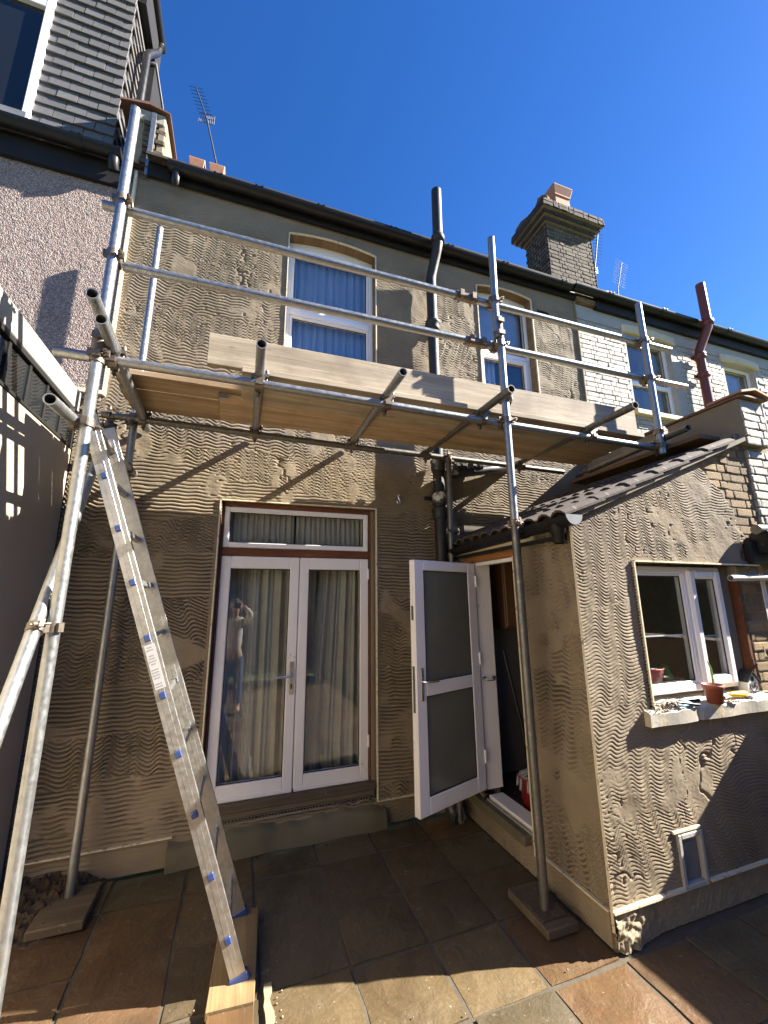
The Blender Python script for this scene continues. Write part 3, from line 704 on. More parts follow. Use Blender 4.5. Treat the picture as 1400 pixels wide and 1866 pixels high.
# ------------------------------------------------------------------ bricks
def brickmesh(name, mat, seed, soft=.006):
    rg = random.Random(seed); mb = MB(); n = 3
    # face grid of a brick with worn edges; unit size, centre on the back
    vs = []; fs = []
    xs = [-.5, -.44, 0, .44, .5]; zs = [-.5, -.36, .36, .5]
    for j, z in enumerate(zs):
        for i, x in enumerate(xs):
            e = (i in (0, 4)) + (j in (0, 3)); y = -1+(.16 if e == 1 else .42 if e == 2 else rg.uniform(-.1, .1))
            vs.append((x+rg.uniform(-.012, .012), y, z+rg.uniform(-.04, .04)))
    for j in range(3):
        for i in range(4): a = j*5+i; fs.append((a, a+1, a+6, a+5))
    loop = [0, 1, 2, 3, 4, 9, 14, 19, 18, 17, 16, 15, 10, 5]; b0 = len(vs)
    for k in loop: vs.append((vs[k][0], 0, vs[k][2]))
    for k in range(14): fs.append((loop[k], b0+k, b0+(k+1) % 14, loop[(k+1) % 14]))
    m = bpy.data.meshes.new(name); m.from_pydata(vs, [], fs); m.materials.append(mat); return m
def brickset(mat, n=4): return [brickmesh('brick', mat, 100+k) for k in range(n)]
def lay(parent, ms, u0, u1, z0, z1, mapf, L=.172, H=.0625, gap=.009, proud=.012, inside=None, limit=10**9, bond='flemish', rest=None, jit=.004):
    """lay courses; mapf(u, z) -> Matrix placing a brick face there; bricks over the limit go to list rest"""
    cnt = 0; rows = int((z1-z0)/H)
    for r_ in range(rows):
        u = u0; k = 0; z = z0+(r_+.5)*H
        hd = (L-gap)/2
        if r_ % 2: u -= hd*.6
        while u < u1:
            w = (L-gap) if (k+r_) % 2 == 0 else hd
            if bond == 'stretcher': w = L-gap
            a, b = max(u, u0), min(u+w, u1); u += w+gap; k += 1
            if b-a < .025: continue
            if inside and not inside((a+b)/2, z, a, b): continue
            m = mapf((a+b)/2, z) @ Matrix.Diagonal((b-a, proud+rnd.uniform(-jit, jit), H-gap+rnd.uniform(-.002, .002), 1))
            if cnt >= limit and rest is not None: rest.append(m)
            else: inst('brick', rnd.choice(ms), parent, m); cnt += 1
    return cnt
BW, BS, BK, BY = brickset(WHITEB), brickset(STOCKD), brickset(STOCKK), brickset(STOCKY)

# ------------------------------------------------------------------ white painted neighbour on the right
wn = thing('white_brick_house', 'white painted brick house next door with red waste pipe', 'house', (6, 3.6, 0))
VW = [(4.56, 5.39, 4.0, 5.10), (6.45, 7.18, 4.0, 5.06)]
wall = MB(); yb = YM+.008
for a, b, c, d in ((3.757, 4.56, 2.2, 5.32), (5.39, 6.45, 2.2, 5.32), (7.18, 13, 2.2, 5.32), (4.56, 5.39, 2.2, 4.0), (4.56, 5.39, 5.10, 5.32), (6.45, 7.18, 2.2, 4.0), (6.45, 7.18, 5.06, 5.32)):
    wall.box(a, b, yb, yb+.2, c, d)
wall.build('wall', WHITEB, wn)
def ins(u, z, a, b):
    for w in VW:
        if b > w[0]-.005 and a < w[1]+.005 and w[2]-.07 < z < w[3]+.14: return False
    return True
rest = []
lay(wn, BW, 3.765, 7.9, 3.24, 5.12, lambda u, z: Matrix.Translation((u, yb+.001, z)), inside=ins, proud=.010, limit=298, rest=rest, H=.064)
if rest:
    mb = MB()
    for m in rest:
        mb.add([m @ v.co for v in BW[0].vertices], [tuple(p.vertices) for p in BW[0].polygons])
    o = mb.build('brickwork', WHITEB, wn); o['kind'] = 'stuff'
boxp('render_band', WHITEG, wn, 3.765, 13, yb-.012, yb+.0, 5.122, 5.318)
for w in VW:
    x0, x1, z0, z1 = w
    boxp('reveal', WHITEG, wn, x1-.006, x1+.03, YM+.006, YM+.17, z0, z1+.02); boxp('reveal', WHITEG, wn, x0-.03, x0+.006, YM+.006, YM+.17, z0, z1+.02)
    MB().prism([(x, YM-.022, z) for x, z in curve(x0-.06, x1+.07, z1-.01, .03)]+[(x, YM-.022, z) for x, z in curve(x0-.06, x1+.07, z1+.10, .03)][::-1], (0, .18, 0)).build('window_arch', CREAM, wn, .004)
    boxp('window_sill', CREAM, wn, x0-.05, x1+.05, YM-.06, YM+.12, z0-.07, z0-.005, .006)
    f_ = frame('window', wn, [], x0, x1, z0, z1, YM+.08, .05, .06)
    MB().box(x0+.05, x1-.05, YM+.078, YM+.13, z0+.42, z0+.48).build('transom_bar', UPVC, f_, .006)
    for a, b in ((z0+.05, z0+.42), (z0+.48, z1-.05)): pane(f_, x0+.05, x1-.05, a, b, YM+.11)
    boxp('room_lining', DARK2, wn, x0-.3, x1+.3, YM+.7, YM+.75, z0-.2, z1+.2)
for a, b in ((3.78, 13),):
    boxp('fascia', BLACKM, wn, a+.28, b, 3.345, 3.40, 5.30, 5.47)
    boxp('rotten_eaves', W_SOFF, wn, 3.765, 4.06, 3.35, 3.40, 5.33, 5.40)
    gutter(wn, (3.66, 3.29, 5.47), (13, 3.29, 5.49), .062, BLACKP, (.06, .16, .3, .45))
MB().prism([(3.76, 3.36, 5.45), (3.76, 7.2, 8.0), (3.76, 11, 5.45)], (9.3, 0, 0)).build('roof', TILE, wn)
boxp('far_gable', WHITEG, wn, 12.2, 12.5, 2.6, 3.3, 4.5, 6.2)

rp = thing('red_soil_pipe', 'red brown painted soil pipe on white brick wall, swan neck at the gutter', 'soil pipe', (5.80, 3.28, 2.6))
MB().path([(5.80, 3.30, 2.4), (5.80, 3.30, 4.98), (5.81, 3.29, 5.05), (5.83, 3.20, 5.24), (5.84, 3.165, 5.31), (5.845, 3.16, 5.38), (5.85, 3.16, 5.99)], .056, 16).build('pipe', REDP, rp)
MB().lathe((5.845, 3.16, 5.34), [(.054, 0), (.072, .005), (.074, .07), (.056, .078)], 16).build('socket', REDP, rp)
for z in (4.90, 4.62):
    MB().lathe((5.80, 3.30, z), [(.054, 0), (.073, .004), (.075, .03), (.07, .05), (.073, .055), (.073, .075), (.054, .08)], 16).build('socket', REDP, rp)
    MB().box(5.70, 5.90, 3.345, 3.365, z+.01, z+.05).build('bracket', REDP, rp, .004)

# ------------------------------------------------------------------ chimney and roofline things
ch = thing('chimney_stack', 'sooty brick chimney stack with corbelled top behind the gutter', 'chimney', (4.06, 3.85, 5.5))
cx0, cx1, cy0, cy1, cz0, cz1 = 3.67, 4.485, 3.62, 4.06, 5.40, 6.75
boxp('core', MORTD, ch, cx0+.012, cx1-.012, cy0+.012, cy1-.012, cz0, cz1)
lay(ch, BS, cx0, cx1, cz0, cz1+.03, lambda u, z: Matrix.Translation((u, cy0+.013, z)), H=.0625, proud=.008, gap=.013, jit=.003)
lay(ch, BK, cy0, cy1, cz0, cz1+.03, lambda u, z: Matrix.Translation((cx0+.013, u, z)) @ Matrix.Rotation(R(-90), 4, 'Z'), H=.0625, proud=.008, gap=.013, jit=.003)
lay(ch, BS, cy0, cy1, cz0, cz1+.03, lambda u, z: Matrix.Translation((cx1-.013, u, z)) @ Matrix.Rotation(R(90), 4, 'Z'), H=.0625, proud=.008, gap=.013, jit=.003)
for k, (o_, h_) in enumerate(((.04, .064), (.085, .064), (.13, .066), (.125, .06))):
    za = cz1+.01+sum((.064, .064, .066, .06)[:k])
    boxp('corbel_core', MORTD, ch, cx0-o_+.012, cx1+o_-.012, cy0-o_+.012, cy1+o_-.012, za, za+h_)
    lay(ch, BK if k < 3 else BS, cx0-o_, cx1+o_, za, za+h_+.001, lambda u, z: Matrix.Translation((u, cy0-o_+.013, z)), H=h_, proud=.016, jit=.006)
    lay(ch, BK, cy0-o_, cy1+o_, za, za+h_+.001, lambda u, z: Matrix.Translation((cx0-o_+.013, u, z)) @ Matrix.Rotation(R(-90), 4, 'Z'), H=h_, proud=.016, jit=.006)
    lay(ch, BS, cy0-o_, cy1+o_, za, za+h_+.001, lambda u, z: Matrix.Translation((cx1+o_-.013, u, z)) @ Matrix.Rotation(R(90), 4, 'Z'), H=h_, proud=.016, jit=.006)
zt = cz1+.262
mb = MB()
for k in range(26):
    a = rnd.random(); mb.blob((cx0-.1+a*1.02, cy0-.08+rnd.uniform(0, .06), zt), (.05, .04, .022), 8, .3)
mb.box(cx0-.1, cx1+.1, cy0-.08, cy1+.1, zt-.01, zt+.02)
mb.blob((cx0-.06, cy0-.06, zt+.02), (.08, .08, .05), 8, .3).blob((cx0-.06, cy1-.1, zt+.02), (.07, .2, .05), 8, .3)
mb.build('mortar_flaunching', STOCKD, ch)
def squarepot(parent, c, w, h, mat=TERRA):
    x, y, z = c; vs = []
    prof = [(1, 0), (.93, h*.74), (1.02, h*.77), (1.0, h*.80), (1.22, h*.97), (1.22, h), (.95, h), (.80, h*.8)]
    for s_, zz in prof: vs += [(x+i*w/2*s_, y+j*w/2*s_, z+zz) for i, j in ((-1,-1),(1,-1),(1,1),(-1,1))]
    fs = [(q*4+k, q*4+(k+1) % 4, q*4+4+(k+1) % 4, q*4+4+k) for q in range(len(prof)-1) for k in range(4)]
    return MB().add(vs, fs).build('chimney_pot', mat, parent, .008)
squarepot(ch, (4.17, 3.88, zt-.03), .29, .70)
MB().obox((3.645, 3.60, 5.60), (.004, 0, 0), (0, .02, 0), (0, 0, .09)).build('lead_flashing', FASC, ch)
# front range of chimney pots, just peeping over the gutter
for nm, x in (('terracotta square chimney pot left of the aerial mast', -1.06), ('terracotta square chimney pot at the foot of the aerial mast', -.76)):
    t_ = thing('ridge_chimney_pot', nm, 'chimney pot', (x, 6.0, 7.74), 'two pots peeping over the gutter')
    squarepot(t_, (x, 6.0, 7.74), .2, .96)
    boxp('pot_seat', STOCKD, t_, x-.14, x+.14, 5.86, 6.3, 6.2, 7.74)
def aerial(label, base, top, boom_dir, nel, el_len, refl, sway=0):
    b, t_ = Vector(base), Vector(top)
    e = thing('tv_aerial', label, 'aerial', base, 'television aerials above the roofs')
    MB().tube(b, t_, .013, 8).build('mast', IRON, e)
    d = Vector(boom_dir); L = d.length; d.normalize(); side = d.cross(Vector((0, 1, 0))).normalized() if refl is None else Vector((1, -.1, .03)).normalized()
    MB().tube(t_, t_+d*L, .011, 8).build('boom', IRON, e)
    mb = MB()
    for k in range(nel):
        p = t_+d*L*(.18+.82*k/(nel-1)); mb.tube(p-side*el_len/2, p+side*el_len/2, .004, 5)
    mb.build('director_rods', IRON, e)
    if refl:
        w, h = refl; f = MB(); upv = side.cross(d).normalized()
        for s_ in (-1, 0, 1): f.tube(t_+side*w/2*-1+Vector((0,0,1))*h*s_, t_+side*w/2+Vector((0,0,1))*h*s_, .006, 5)
        for k in range(9): q = -w/2+w*k/8; f.tube(t_+side*q-Vector((0,0,h)), t_+side*q+Vector((0,0,h)), .004, 5)
        f.build('reflector', GALV_D, e)
    return e
aerial('television aerial with mesh reflector on a tall mast above the left chimney pots', (-.48, 6.0, 7.6), (-1.0, 6.0, 9.70), (-.21, -.02, .56), 8, .22, (.24, .09))
aerial('slim television aerial close beside the right edge of the chimney stack', (6.30, 5.2, 6.4), (6.41, 5.2, 8.2), (.20, -.02, .92), 10, .26, (.13, .08))
aerial('lone rooftop television aerial above the white house gutter', (8.55, 6.5, 7.5), (8.72, 6.5, 9.45), (.26, -.02, .88), 10, .42, None)
tr_ = MB().lathe((6.06, 4.8, 7.02), [(.0, .22), (.09, .2), (.1, .12), (.1, 0)], 12).build('roof_vent_cowl', TERRA, loc=(6.06, 4.8, 7.0)); tag(tr_, 'small round clay cowl on the roof right of the chimney', 'cowl')

# ------------------------------------------------------------------ kitchen extension
ex = thing('kitchen_extension', 'single storey lean-to kitchen with combed cement walls and open doorway', 'extension', (2.7, 2.6, 0))
DO = (2.46, 3.02, .235, 2.0)                 # doorway in the side wall (Y range, Z range)
KW = (2.318, 3.42, 1.065, 1.922)             # window opening in the front wall
HT = (2.352, 2.545, .16, .425)               # hatch
def hside(U, Z):
    return comb(U, Z, .027, 41, .046, rows=1.1, wavy=1.0, lam=.12, amp=.026)*(1-sst(ZB-Z, -.004, .004)*.75) - .012*sst(ZB-Z, -.003, .003)
sheet('side_wall', CEM, ex, YE, YM-.004, 0, 2.12, .008, .0034, hside, sidemap(XE), [DO])
# ragged right-hand limit of the wet render on the front
vtop = lambda x: 2.19+(x-XE)*.409
def lim(u, z): 
    return 3.42 + .05*(vn(u*0+z*9, z*0, 3)-.5)*2 + .16*sst(z, .9, .2)*0 - .30*sst(z, 2.25, 2.62) + .035*(vn(z*40, z*0, 9)-.5)
def cutf(CU, CZ):
    xl = lim(CU, CZ)
    low = (CZ < ZB-.006) & (CU > 2.02+.05*(vn(CZ*30, CZ*0, 8)-.5))
    return (CU > xl) | (CZ > vtop(CU)-.01) | low
def hfront(U, Z):
    h = comb(U, Z, .0200, 71, .0062, rows=.55, wavy=.95, lam=.16, amp=.022, gw=.115, drift=2.6, smooth=.585)
    h = h + .006*(vn(U*9, Z*9, 77)-.5)*sst(1.0-Z, 0, .3)
    edge = sst(lim(U, Z)-U, .0, .02)
    h = h*edge - .022*(1-edge)
    return h - .016*sst(ZB-Z, -.003, .003) + .012*(vn(U*22, Z*22, 5)-.5)*sst(ZB-Z, 0, .01)
sheet('front_wall', CEM, ex, XE, 3.62, 0, 2.93, .0060, .0032, hfront, wallmap(YE), [KW, HT], cut=cutf)
# brick backing of the front wall, exposed to the right
bk = MB()
yb2 = YE+.026
for a, b, c, d in ((XE+.01, KW[0]-.03, .0, 2.2), (KW[0]-.03, 3.98, 0, KW[2]-.03), (KW[0]-.03, 3.98, KW[3]+.03, 2.2), (3.62, 3.98, KW[2]-.03, KW[3]+.03)):
    if c == 0 and a > 2: 
        bk.box(a, HT[0]-.01, yb2, yb2+.12, c, d).box(HT[1]+.01, b, yb2, yb2+.12, c, d).box(HT[0]-.01, HT[1]+.01, yb2, yb2+.12, HT[3]+.01, d).box(HT[0]-.01, HT[1]+.01, yb2, yb2+.12, c, HT[2]-.01)
    else: bk.box(a, b, yb2, yb2+.12, c, d)
bk.prism([(XE+.01, yb2, 2.2), (3.98, yb2, 2.2), (3.98, yb2, 2.93), (3.66, yb2, 2.93)], (0, .12, 0))
bk.build('front_backing', MORT, ex)
def insb(u, z, a, b):
    if z < .5: return False
    if z > vtop(b)-.045: return False
    if a < 3.60 and KW[2]-.08 < z < KW[3]+.04: return False
    if z > 2.3: return a > 2.86+.0*u and a > lim(np.array(u), np.array(z))-.22
    return b > lim(np.array(u), np.array(z))-.03
lay(ex, BY, 2.88, 3.68, .5, 2.88, lambda u, z: Matrix.Translation((u, YE+.027, z)), inside=insb, H=.066, proud=.009, jit=.005, gap=.012)
# broken footing at the corner
sheet('broken_footing', MORT, ex, XE+.004, 3.62, 0, ZB-.004, .007, .006, lambda U, Z: .016*np.floor(vn(U*21, Z*26, 61)*3.2)/2*sst(2.02-U, -.06, .06)+.014*(vn(U*48, Z*48, 62)-.3)*sst(2.04-U, -.06, .06)+.006*vn(U*110, Z*110, 63)-.018*sst(U, 2.05, 2.2), wallmap(YE+.004), [(HT[0]-.01, HT[1]+.01, HT[2]-.01, HT[3])])
# beads
beadline([(XE-.002, YE-.002, .10), (XE-.002, YE-.002, 2.12)], .013, .010, ex, nrm=(-.7, -.7, 0))
beadline([(XE-.004, YE+.01, ZB), (XE-.004, 2.45, ZB+.004)], .008, .014, ex, nrm=(-1, 0, 0))
beadline([(XE+.002, YE-.004, ZB), (2.345, YE-.004, ZB)], .011, .018, ex)
beadline([(2.56, YE-.004, ZB), (3.6, YE-.004, ZB)], .010, .016, ex)
beadline([(KW[0]-.006, YE-.001, KW[2]-.02), (KW[0]-.006, YE-.001, KW[3]+.005), (KW[1]+.10, YE-.001, KW[3]-.002)], .010, .012, ex)
beadline([(XE-.003, DO[0]-.004, .14), (XE-.003, DO[0]-.004, 2.0)], .008, .010, ex, nrm=(-1, 0, 0))
# black mesh wing of the window bead
mb = MB()
for k in range(44):
    z = KW[2]+k*.019; mb.obox((KW[0]-.022-.004*math.sin(k*1.7), YE-.004, z), (.006, 0, .003), (0, .002, 0), (0, 0, .0028))
mb.build('bead_mesh', RUBBER, ex)
# doorway: lintel, jambs, threshold
boxp('door_lintel', W_LINT, ex, XE-.004, XE+.10, DO[0], 3.12, 2.004, 2.052, .004)
boxp('door_jamb', UPVC2, ex, XE+.012, XE+.15, 2.99, 3.03, .30, 2.0, .004)
boxp('door_jamb', UPVC2, ex, XE+.012, XE+.06, 2.455, 2.472, .25, 2.0, .003)
boxp('door_head', UPVC2, ex, XE+.012, XE+.06, 2.472, 2.99, 1.972, 2.0, .003)
boxp('door_threshold', CEM_OLD, ex, XE-.055, XE+.05, 2.50, 3.34, .168, .232, .012)
boxp('frame_sill', UPVC2, ex, XE+.02, XE+.14, DO[0]+.012, 2.99, .235, .268, .004)
boxp('sill_rail', FASC, ex, XE-.004, XE+.012, DO[0]+.012, 2.99, .234, .250, .002)
mb = MB().path([(XE+.03, 2.985, 1.085), (XE+.03, 2.955, 1.09), (XE+.045, 2.95, 1.075), (XE+.10, 2.95, 1.075), (XE+.115, 2.955, 1.09), (XE+.115, 2.985, 1.085)], .004, 6)
mb.tube((XE+.03, 2.99, 1.09), (XE+.03, 2.975, 1.09), .014, 10).tube((XE+.115, 2.99, 1.09), (XE+.115, 2.975, 1.09), .014, 10)
mb.build('door_stay', CHROME, ex)
# the open door
dl = Vector((-.645, -.225, 0)); wlen = dl.length; dd = dl.normalized(); dn = Vector((dd.y, -dd.x, 0))
if dn.y > 0: dn = -dn
hp = Vector((1.826, 2.985, 0)); DZ0, DZ1 = .318, 1.99
def dbar(a, b, z0, z1, th=.030, off=0):
    c = hp+dd*((a+b)/2)+Vector((0, 0, (z0+z1)/2))+dn*off
    return c, dd*((b-a)/2), dn*th, Vector((0, 0, (z1-z0)/2))
db = MB(); w_ = wlen
for a, b, z0, z1 in ((0, .095, DZ0, DZ1), (w_-.095, w_, DZ0, DZ1), (.095, w_-.095, DZ1-.075, DZ1), (.095, w_-.095, DZ0, DZ0+.105), (.095, w_-.095, 1.045, 1.135)):
    db.obox(*dbar(a, b, z0, z1, .027))
door = db.build('back_door', UPVC, ex, .005)
for z0, z1 in ((DZ0+.105, 1.045), (1.135, DZ1-.075)):
    MB().obox(*dbar(.09, w_-.09, z0-.005, z1+.005, .010, .004)).build('obscured_pane', GLASSF, door)
    mb = MB(); t_ = .004
    for a, b, c, d in ((.095, .101, z0, z1), (w_-.101, w_-.095, z0, z1), (.101, w_-.101, z0, z0+.006), (.101, w_-.101, z1-.006, z1)): mb.obox(*dbar(a, b, c, d, .003, .019))
    mb.build('gasket', RUBBER, door)
MB().obox(*dbar(w_-.062, w_-.034, 1.02, 1.235, .004, .031)).build('handle_plate', CHROME, door, .003)
q = hp+dd*(w_-.048)+Vector((0, 0, 1.15))
MB().path([q+dn*.03, q+dn*.07, q+dn*.078-dd*.015, q+dn*.076-dd*.115+Vector((0, 0, -.004))], .0085, 10).build('handle', CHROME, door)
MB().obox(*dbar(w_+.0005, w_+.003, .95, 1.25, .010, 0)).build('lock_strip', GALV_D, door)
MB().obox(*dbar(w_+.0005, w_+.003, 1.56, 1.66, .010, 0)).build('lock_keep', GALV_D, door)
for z in (.5, 1.2, 1.8): MB().tube(hp+dn*.03+Vector((0, 0, z)), hp+dn*.03+Vector((0, 0, z+.09)), .009, 8).build('hinge', UPVC, door)
# kitchen inside
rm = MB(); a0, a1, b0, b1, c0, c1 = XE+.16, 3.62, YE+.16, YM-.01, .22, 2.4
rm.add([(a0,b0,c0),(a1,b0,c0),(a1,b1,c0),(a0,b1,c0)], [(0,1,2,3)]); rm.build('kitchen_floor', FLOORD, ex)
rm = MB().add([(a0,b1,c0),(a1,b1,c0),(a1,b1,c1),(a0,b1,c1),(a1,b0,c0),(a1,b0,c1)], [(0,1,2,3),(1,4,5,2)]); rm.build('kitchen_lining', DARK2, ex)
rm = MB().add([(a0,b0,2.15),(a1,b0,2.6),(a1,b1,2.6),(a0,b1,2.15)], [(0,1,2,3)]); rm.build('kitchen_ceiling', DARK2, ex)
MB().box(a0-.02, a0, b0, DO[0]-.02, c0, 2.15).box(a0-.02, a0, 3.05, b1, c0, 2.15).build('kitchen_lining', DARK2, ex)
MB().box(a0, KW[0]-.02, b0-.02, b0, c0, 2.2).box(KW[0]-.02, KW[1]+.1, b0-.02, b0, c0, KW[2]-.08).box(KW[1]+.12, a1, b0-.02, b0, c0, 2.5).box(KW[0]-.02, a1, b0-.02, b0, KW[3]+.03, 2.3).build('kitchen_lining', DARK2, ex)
ck = thing('cooker', 'free standing cooker glimpsed through the open back door', 'cooker', (2.75, 3.05, .22))
boxp('body', BLACKM, ck, 2.5, 2.95, 2.95, 3.35, .22, 1.02, .008)
boxp('control_panel', STEEL, ck, 2.49, 2.95, 2.93, 2.95, .88, .99, .004)
for k in range(4): MB().tube((2.56+k*.09, 2.93, .935), (2.56+k*.09, 2.905, .935), .018, 12).build('knob', BLACKP, ck)
boxp('oven_door', GLASSD, ck, 2.51, 2.94, 2.935, 2.949, .40, .85, .004)
MB().tube((2.53, 2.905, .80), (2.92, 2.905, .80), .01, 8).build('oven_handle', CHROME, ck)
boxp('drawer', STEEL, ck, 2.51, 2.94, 2.935, 2.949, .25, .37, .004)
kc = thing('wall_cabinet', 'brown kitchen wall cabinet in the dark beyond the doorway', 'cabinet', (2.5, 3.2, 1.5))
boxp('carcass', CAB, kc, 2.2, 3.3, 3.1, 3.37, 1.45, 2.1, .005)
for k in range(3): boxp('cabinet_door', CAB, kc, 2.21+k*.365, 2.56+k*.365, 3.085, 3.1, 1.47, 2.08, .006)
bu = thing('red_bucket', 'red plastic mop bucket just inside the back door', 'bucket', (2.10, 2.78, .22))
MB().lathe((2.12, 2.78, .22), [(0, .004), (.085, 0), (.11, .21), (.117, .215), (.112, .22), (.105, .20), (.08, .01)], 22).build('tub', REDPL, bu)
MB().lathe((2.12, 2.78, .42), [(.108, 0), (.10, .02), (.06, .03), (.05, .0)], 20).build('wringer', INK, bu)
mp_ = thing('floor_mop', 'dark handled floor mop with grey strings standing in red bucket', 'mop', (2.12, 2.78, .4))
MB().tube((2.13, 2.78, .42), (2.02, 2.90, 1.30), .012, 10).build('handle', BLACKP, mp_)
mb = MB()
for k in range(12):
    a = k*.52; mb.path([(2.13, 2.78, .47), (2.13+.05*math.cos(a), 2.78+.05*math.sin(a), .46), (2.13+.115*math.cos(a), 2.78+.115*math.sin(a), .43), (2.13+.125*math.cos(a), 2.78+.125*math.sin(a), .33+rnd.uniform(0, .06))], .011, 6)
mb.build('mop_head', INK, mp_)
# kitchen window
yk = YE+.075
for x in (KW[0]-.03,): boxp('reveal', CEM2, ex, x, KW[0], YE+.003, yk+.08, KW[2], KW[3]+.02)
boxp('reveal', CEM2, ex, KW[0], 3.62, YE+.003, yk+.08, KW[3], KW[3]+.03)
kx0, kx1, kz0, kz1 = 2.335, 3.215, 1.115, 1.905
kf = frame('kitchen_window', ex, [], kx0, kx1, kz0, kz1, yk, .045, .07, UPVC)
MB().box(2.845, 2.90, yk+.001, yk+.065, kz0+.045, kz1-.045).build('mullion', UPVC, kf, .006)
sa = MB(); s = .062; p0, p1, q0, q1 = 2.875, kx1-.022, kz0+.022, kz1-.02
sa.box(p0, p0+s, yk-.022, yk+.04, q0, q1).box(p1-s, p1, yk-.022, yk+.04, q0, q1).box(p0+s, p1-s, yk-.022, yk+.04, q1-s, q1).box(p0+s, p1-s, yk-.022, yk+.04, q0, q0+s)
sa.build('casement', UPVC, kf, .014)
fb = MB(); u0_, u1_, v0_, v1_ = kx0+.045, 2.845, kz0+.045, kz1-.045; s = .016
fb.box(u0_, u0_+s, yk+.004, yk+.03, v0_, v1_).box(u1_-s, u1_, yk+.004, yk+.03, v0_, v1_).box(u0_+s, u1_-s, yk+.004, yk+.03, v1_-s, v1_).box(u0_+s, u1_-s, yk+.004, yk+.03, v0_, v0_+s)
fb.build('glazing_bead', UPVC, kf, .005)
pane(kf, u0_+s, u1_-s, v0_+s, v1_-s, yk+.02); pane(kf, p0+.062, p1-.062, q0+.062, q1-.062, yk+.0)
MB().box(u0_+s, u1_-s, yk+.026, yk+.034, 1.455, 1.463).box(p0+.062, p1-.062, yk+.02, yk+.028, 1.44, 1.448).build('net_wire', UPVC, kf)
# rough right-hand reveal with bare timber
boxp('rough_reveal', CEM2, ex, kx1+.002, 3.335, yk+.02, yk+.10, KW[2], KW[3], .01)
boxp('rough_reveal', MORTD, ex, 3.37, 3.62, yk-.02, yk+.08, KW[2], KW[3], .01)
boxp('bare_timber', W_FRAME, ex, 3.338, 3.368, yk-.03, yk+.06, KW[2]+.02, KW[3]-.08, .004)
lay(ex, BY, 3.385, 3.62, KW[2], KW[3]-.05, lambda u, z: Matrix.Translation((u, yk-.018, z)), H=.066, proud=.014, jit=.006, gap=.012)
# perforated white angle bead
mb = MB(); xb, yb3 = 3.50, YE-.012
mb.box(xb-.001, xb+.004, yb3, yb3+.003, 1.15, 1.86).box(xb+.036, xb+.040, yb3-.001, yb3+.002, 1.15, 1.86)
for k in range(30):
    z = 1.155+k*.0235
    mb.obox((xb+.02, yb3+.001, z+.012), (.017, 0, .010), (0, .0012, 0), (-.0011, 0, .0018)); mb.obox((xb+.02, yb3+.001, z+.012), (.017, 0, -.010), (0, .0012, 0), (.0011, 0, .0018))
    mb.obox((xb+.02, yb3+.001, z), (.017, 0, 0), (0, .0012, 0), (0, 0, .0016))
mb.build('perforated_bead', WHITE, ex)
# sill
nx = 46; sl = MB(); sx0, sx1 = 2.236, 3.66
top = lambda x: 1.062+.004*math.sin(x*23)+.003*math.sin(x*61)
fr_ = lambda x: 1.856+.004*math.sin(x*17)+(.012 if 2.62 < x < 2.66 else 0)
for i in range(nx):
    a, b = sx0+i*(sx1-sx0)/nx, sx0+(i+1)*(sx1-sx0)/nx
    sl.add([(a, fr_(a), .985), (b, fr_(b), .985), (b, fr_(b)-.003, top(b)-.008), (a, fr_(a)-.003, top(a)-.008), (a, fr_(a)+.008, top(a)), (b, fr_(b)+.008, top(b)), (a, yk+.08, top(a)+.03), (b, yk+.08, top(b)+.03), (a, YE+.02, .985), (b, YE+.02, .985)],
           [(0, 1, 2, 3), (3, 2, 5, 4), (4, 5, 7, 6), (8, 9, 1, 0)])
sl.add([(sx0, fr_(sx0), .985), (sx0, fr_(sx0)-.003, top(sx0)-.008), (sx0, fr_(sx0)+.008, top(sx0)), (sx0, YE+.02, top(sx0)), (sx0, YE+.02, .985)], [(0, 1, 2, 3, 4)])
sl.build('window_sill', SILLW, ex)
# meter hatch low on the wall
hb = MB(); x0, x1, z0, z1 = HT; w = .026
hb.box(x0, x0+w, YE-.014, YE+.03, z0, z1).box(x1-w, x1, YE-.014, YE+.03, z0, z1).box(x0+w, x1-w, YE-.014, YE+.03, z1-w, z1).box(x0+w, x1-w, YE-.014, YE+.03, z0, z0+w)
h_ = hb.build('hatch', WHITEG, ex, .004)
MB().box(x0+w, x1-w, YE+.012, YE+.028, z0+w, z1-w).build('hatch_panel', LEAD, h_, .003)
MB().box(x0+w+.012, x1-w-.012, YE+.006, YE+.012, z0+w+.02, z1-w-.03).build('hatch_flap', LEAD, h_, .006)
boxp('hatch_trim', BEAD, ex, x0-.03, x1-.005, YE-.012, YE, z1+.006, z1+.022, .003)
# roof tiles (double roman) on the lean-to slope, falling towards the side wall
prof = [(0, 0), (.028, .022), (.062, .030), (.096, .022), (.124, 0), (.152, .022), (.186, .030), (.22, .022), (.248, 0), (.262, .004)]
mbt = MB(); ln = .34; th = .014
pv = []
for s_ in (0, ln):
    for a, b in prof: pv.append((s_, a, b+th))
    for a, b in prof: pv.append((s_, a, b))
n = len(prof)
fs = []
for k in range(n-1):
    fs += [(k, k+1, 2*n+k+1, 2*n+k)[::-1], (n+k, n+k+1, 3*n+k+1, 3*n+k)]
    fs += [(k, n+k, n+k+1, k+1)[::-1], (2*n+k, 2*n+k+1, 3*n+k+1, 3*n+k)]
fs += [(0, 2*n, 3*n, n)[::-1], (n-1, 2*n-1, 4*n-1, 3*n-1)]
tm = bpy.data.meshes.new('roof_tile'); tm.from_pydata(pv, [], fs); tm.materials.append(TILE)
ang = math.atan(.409)
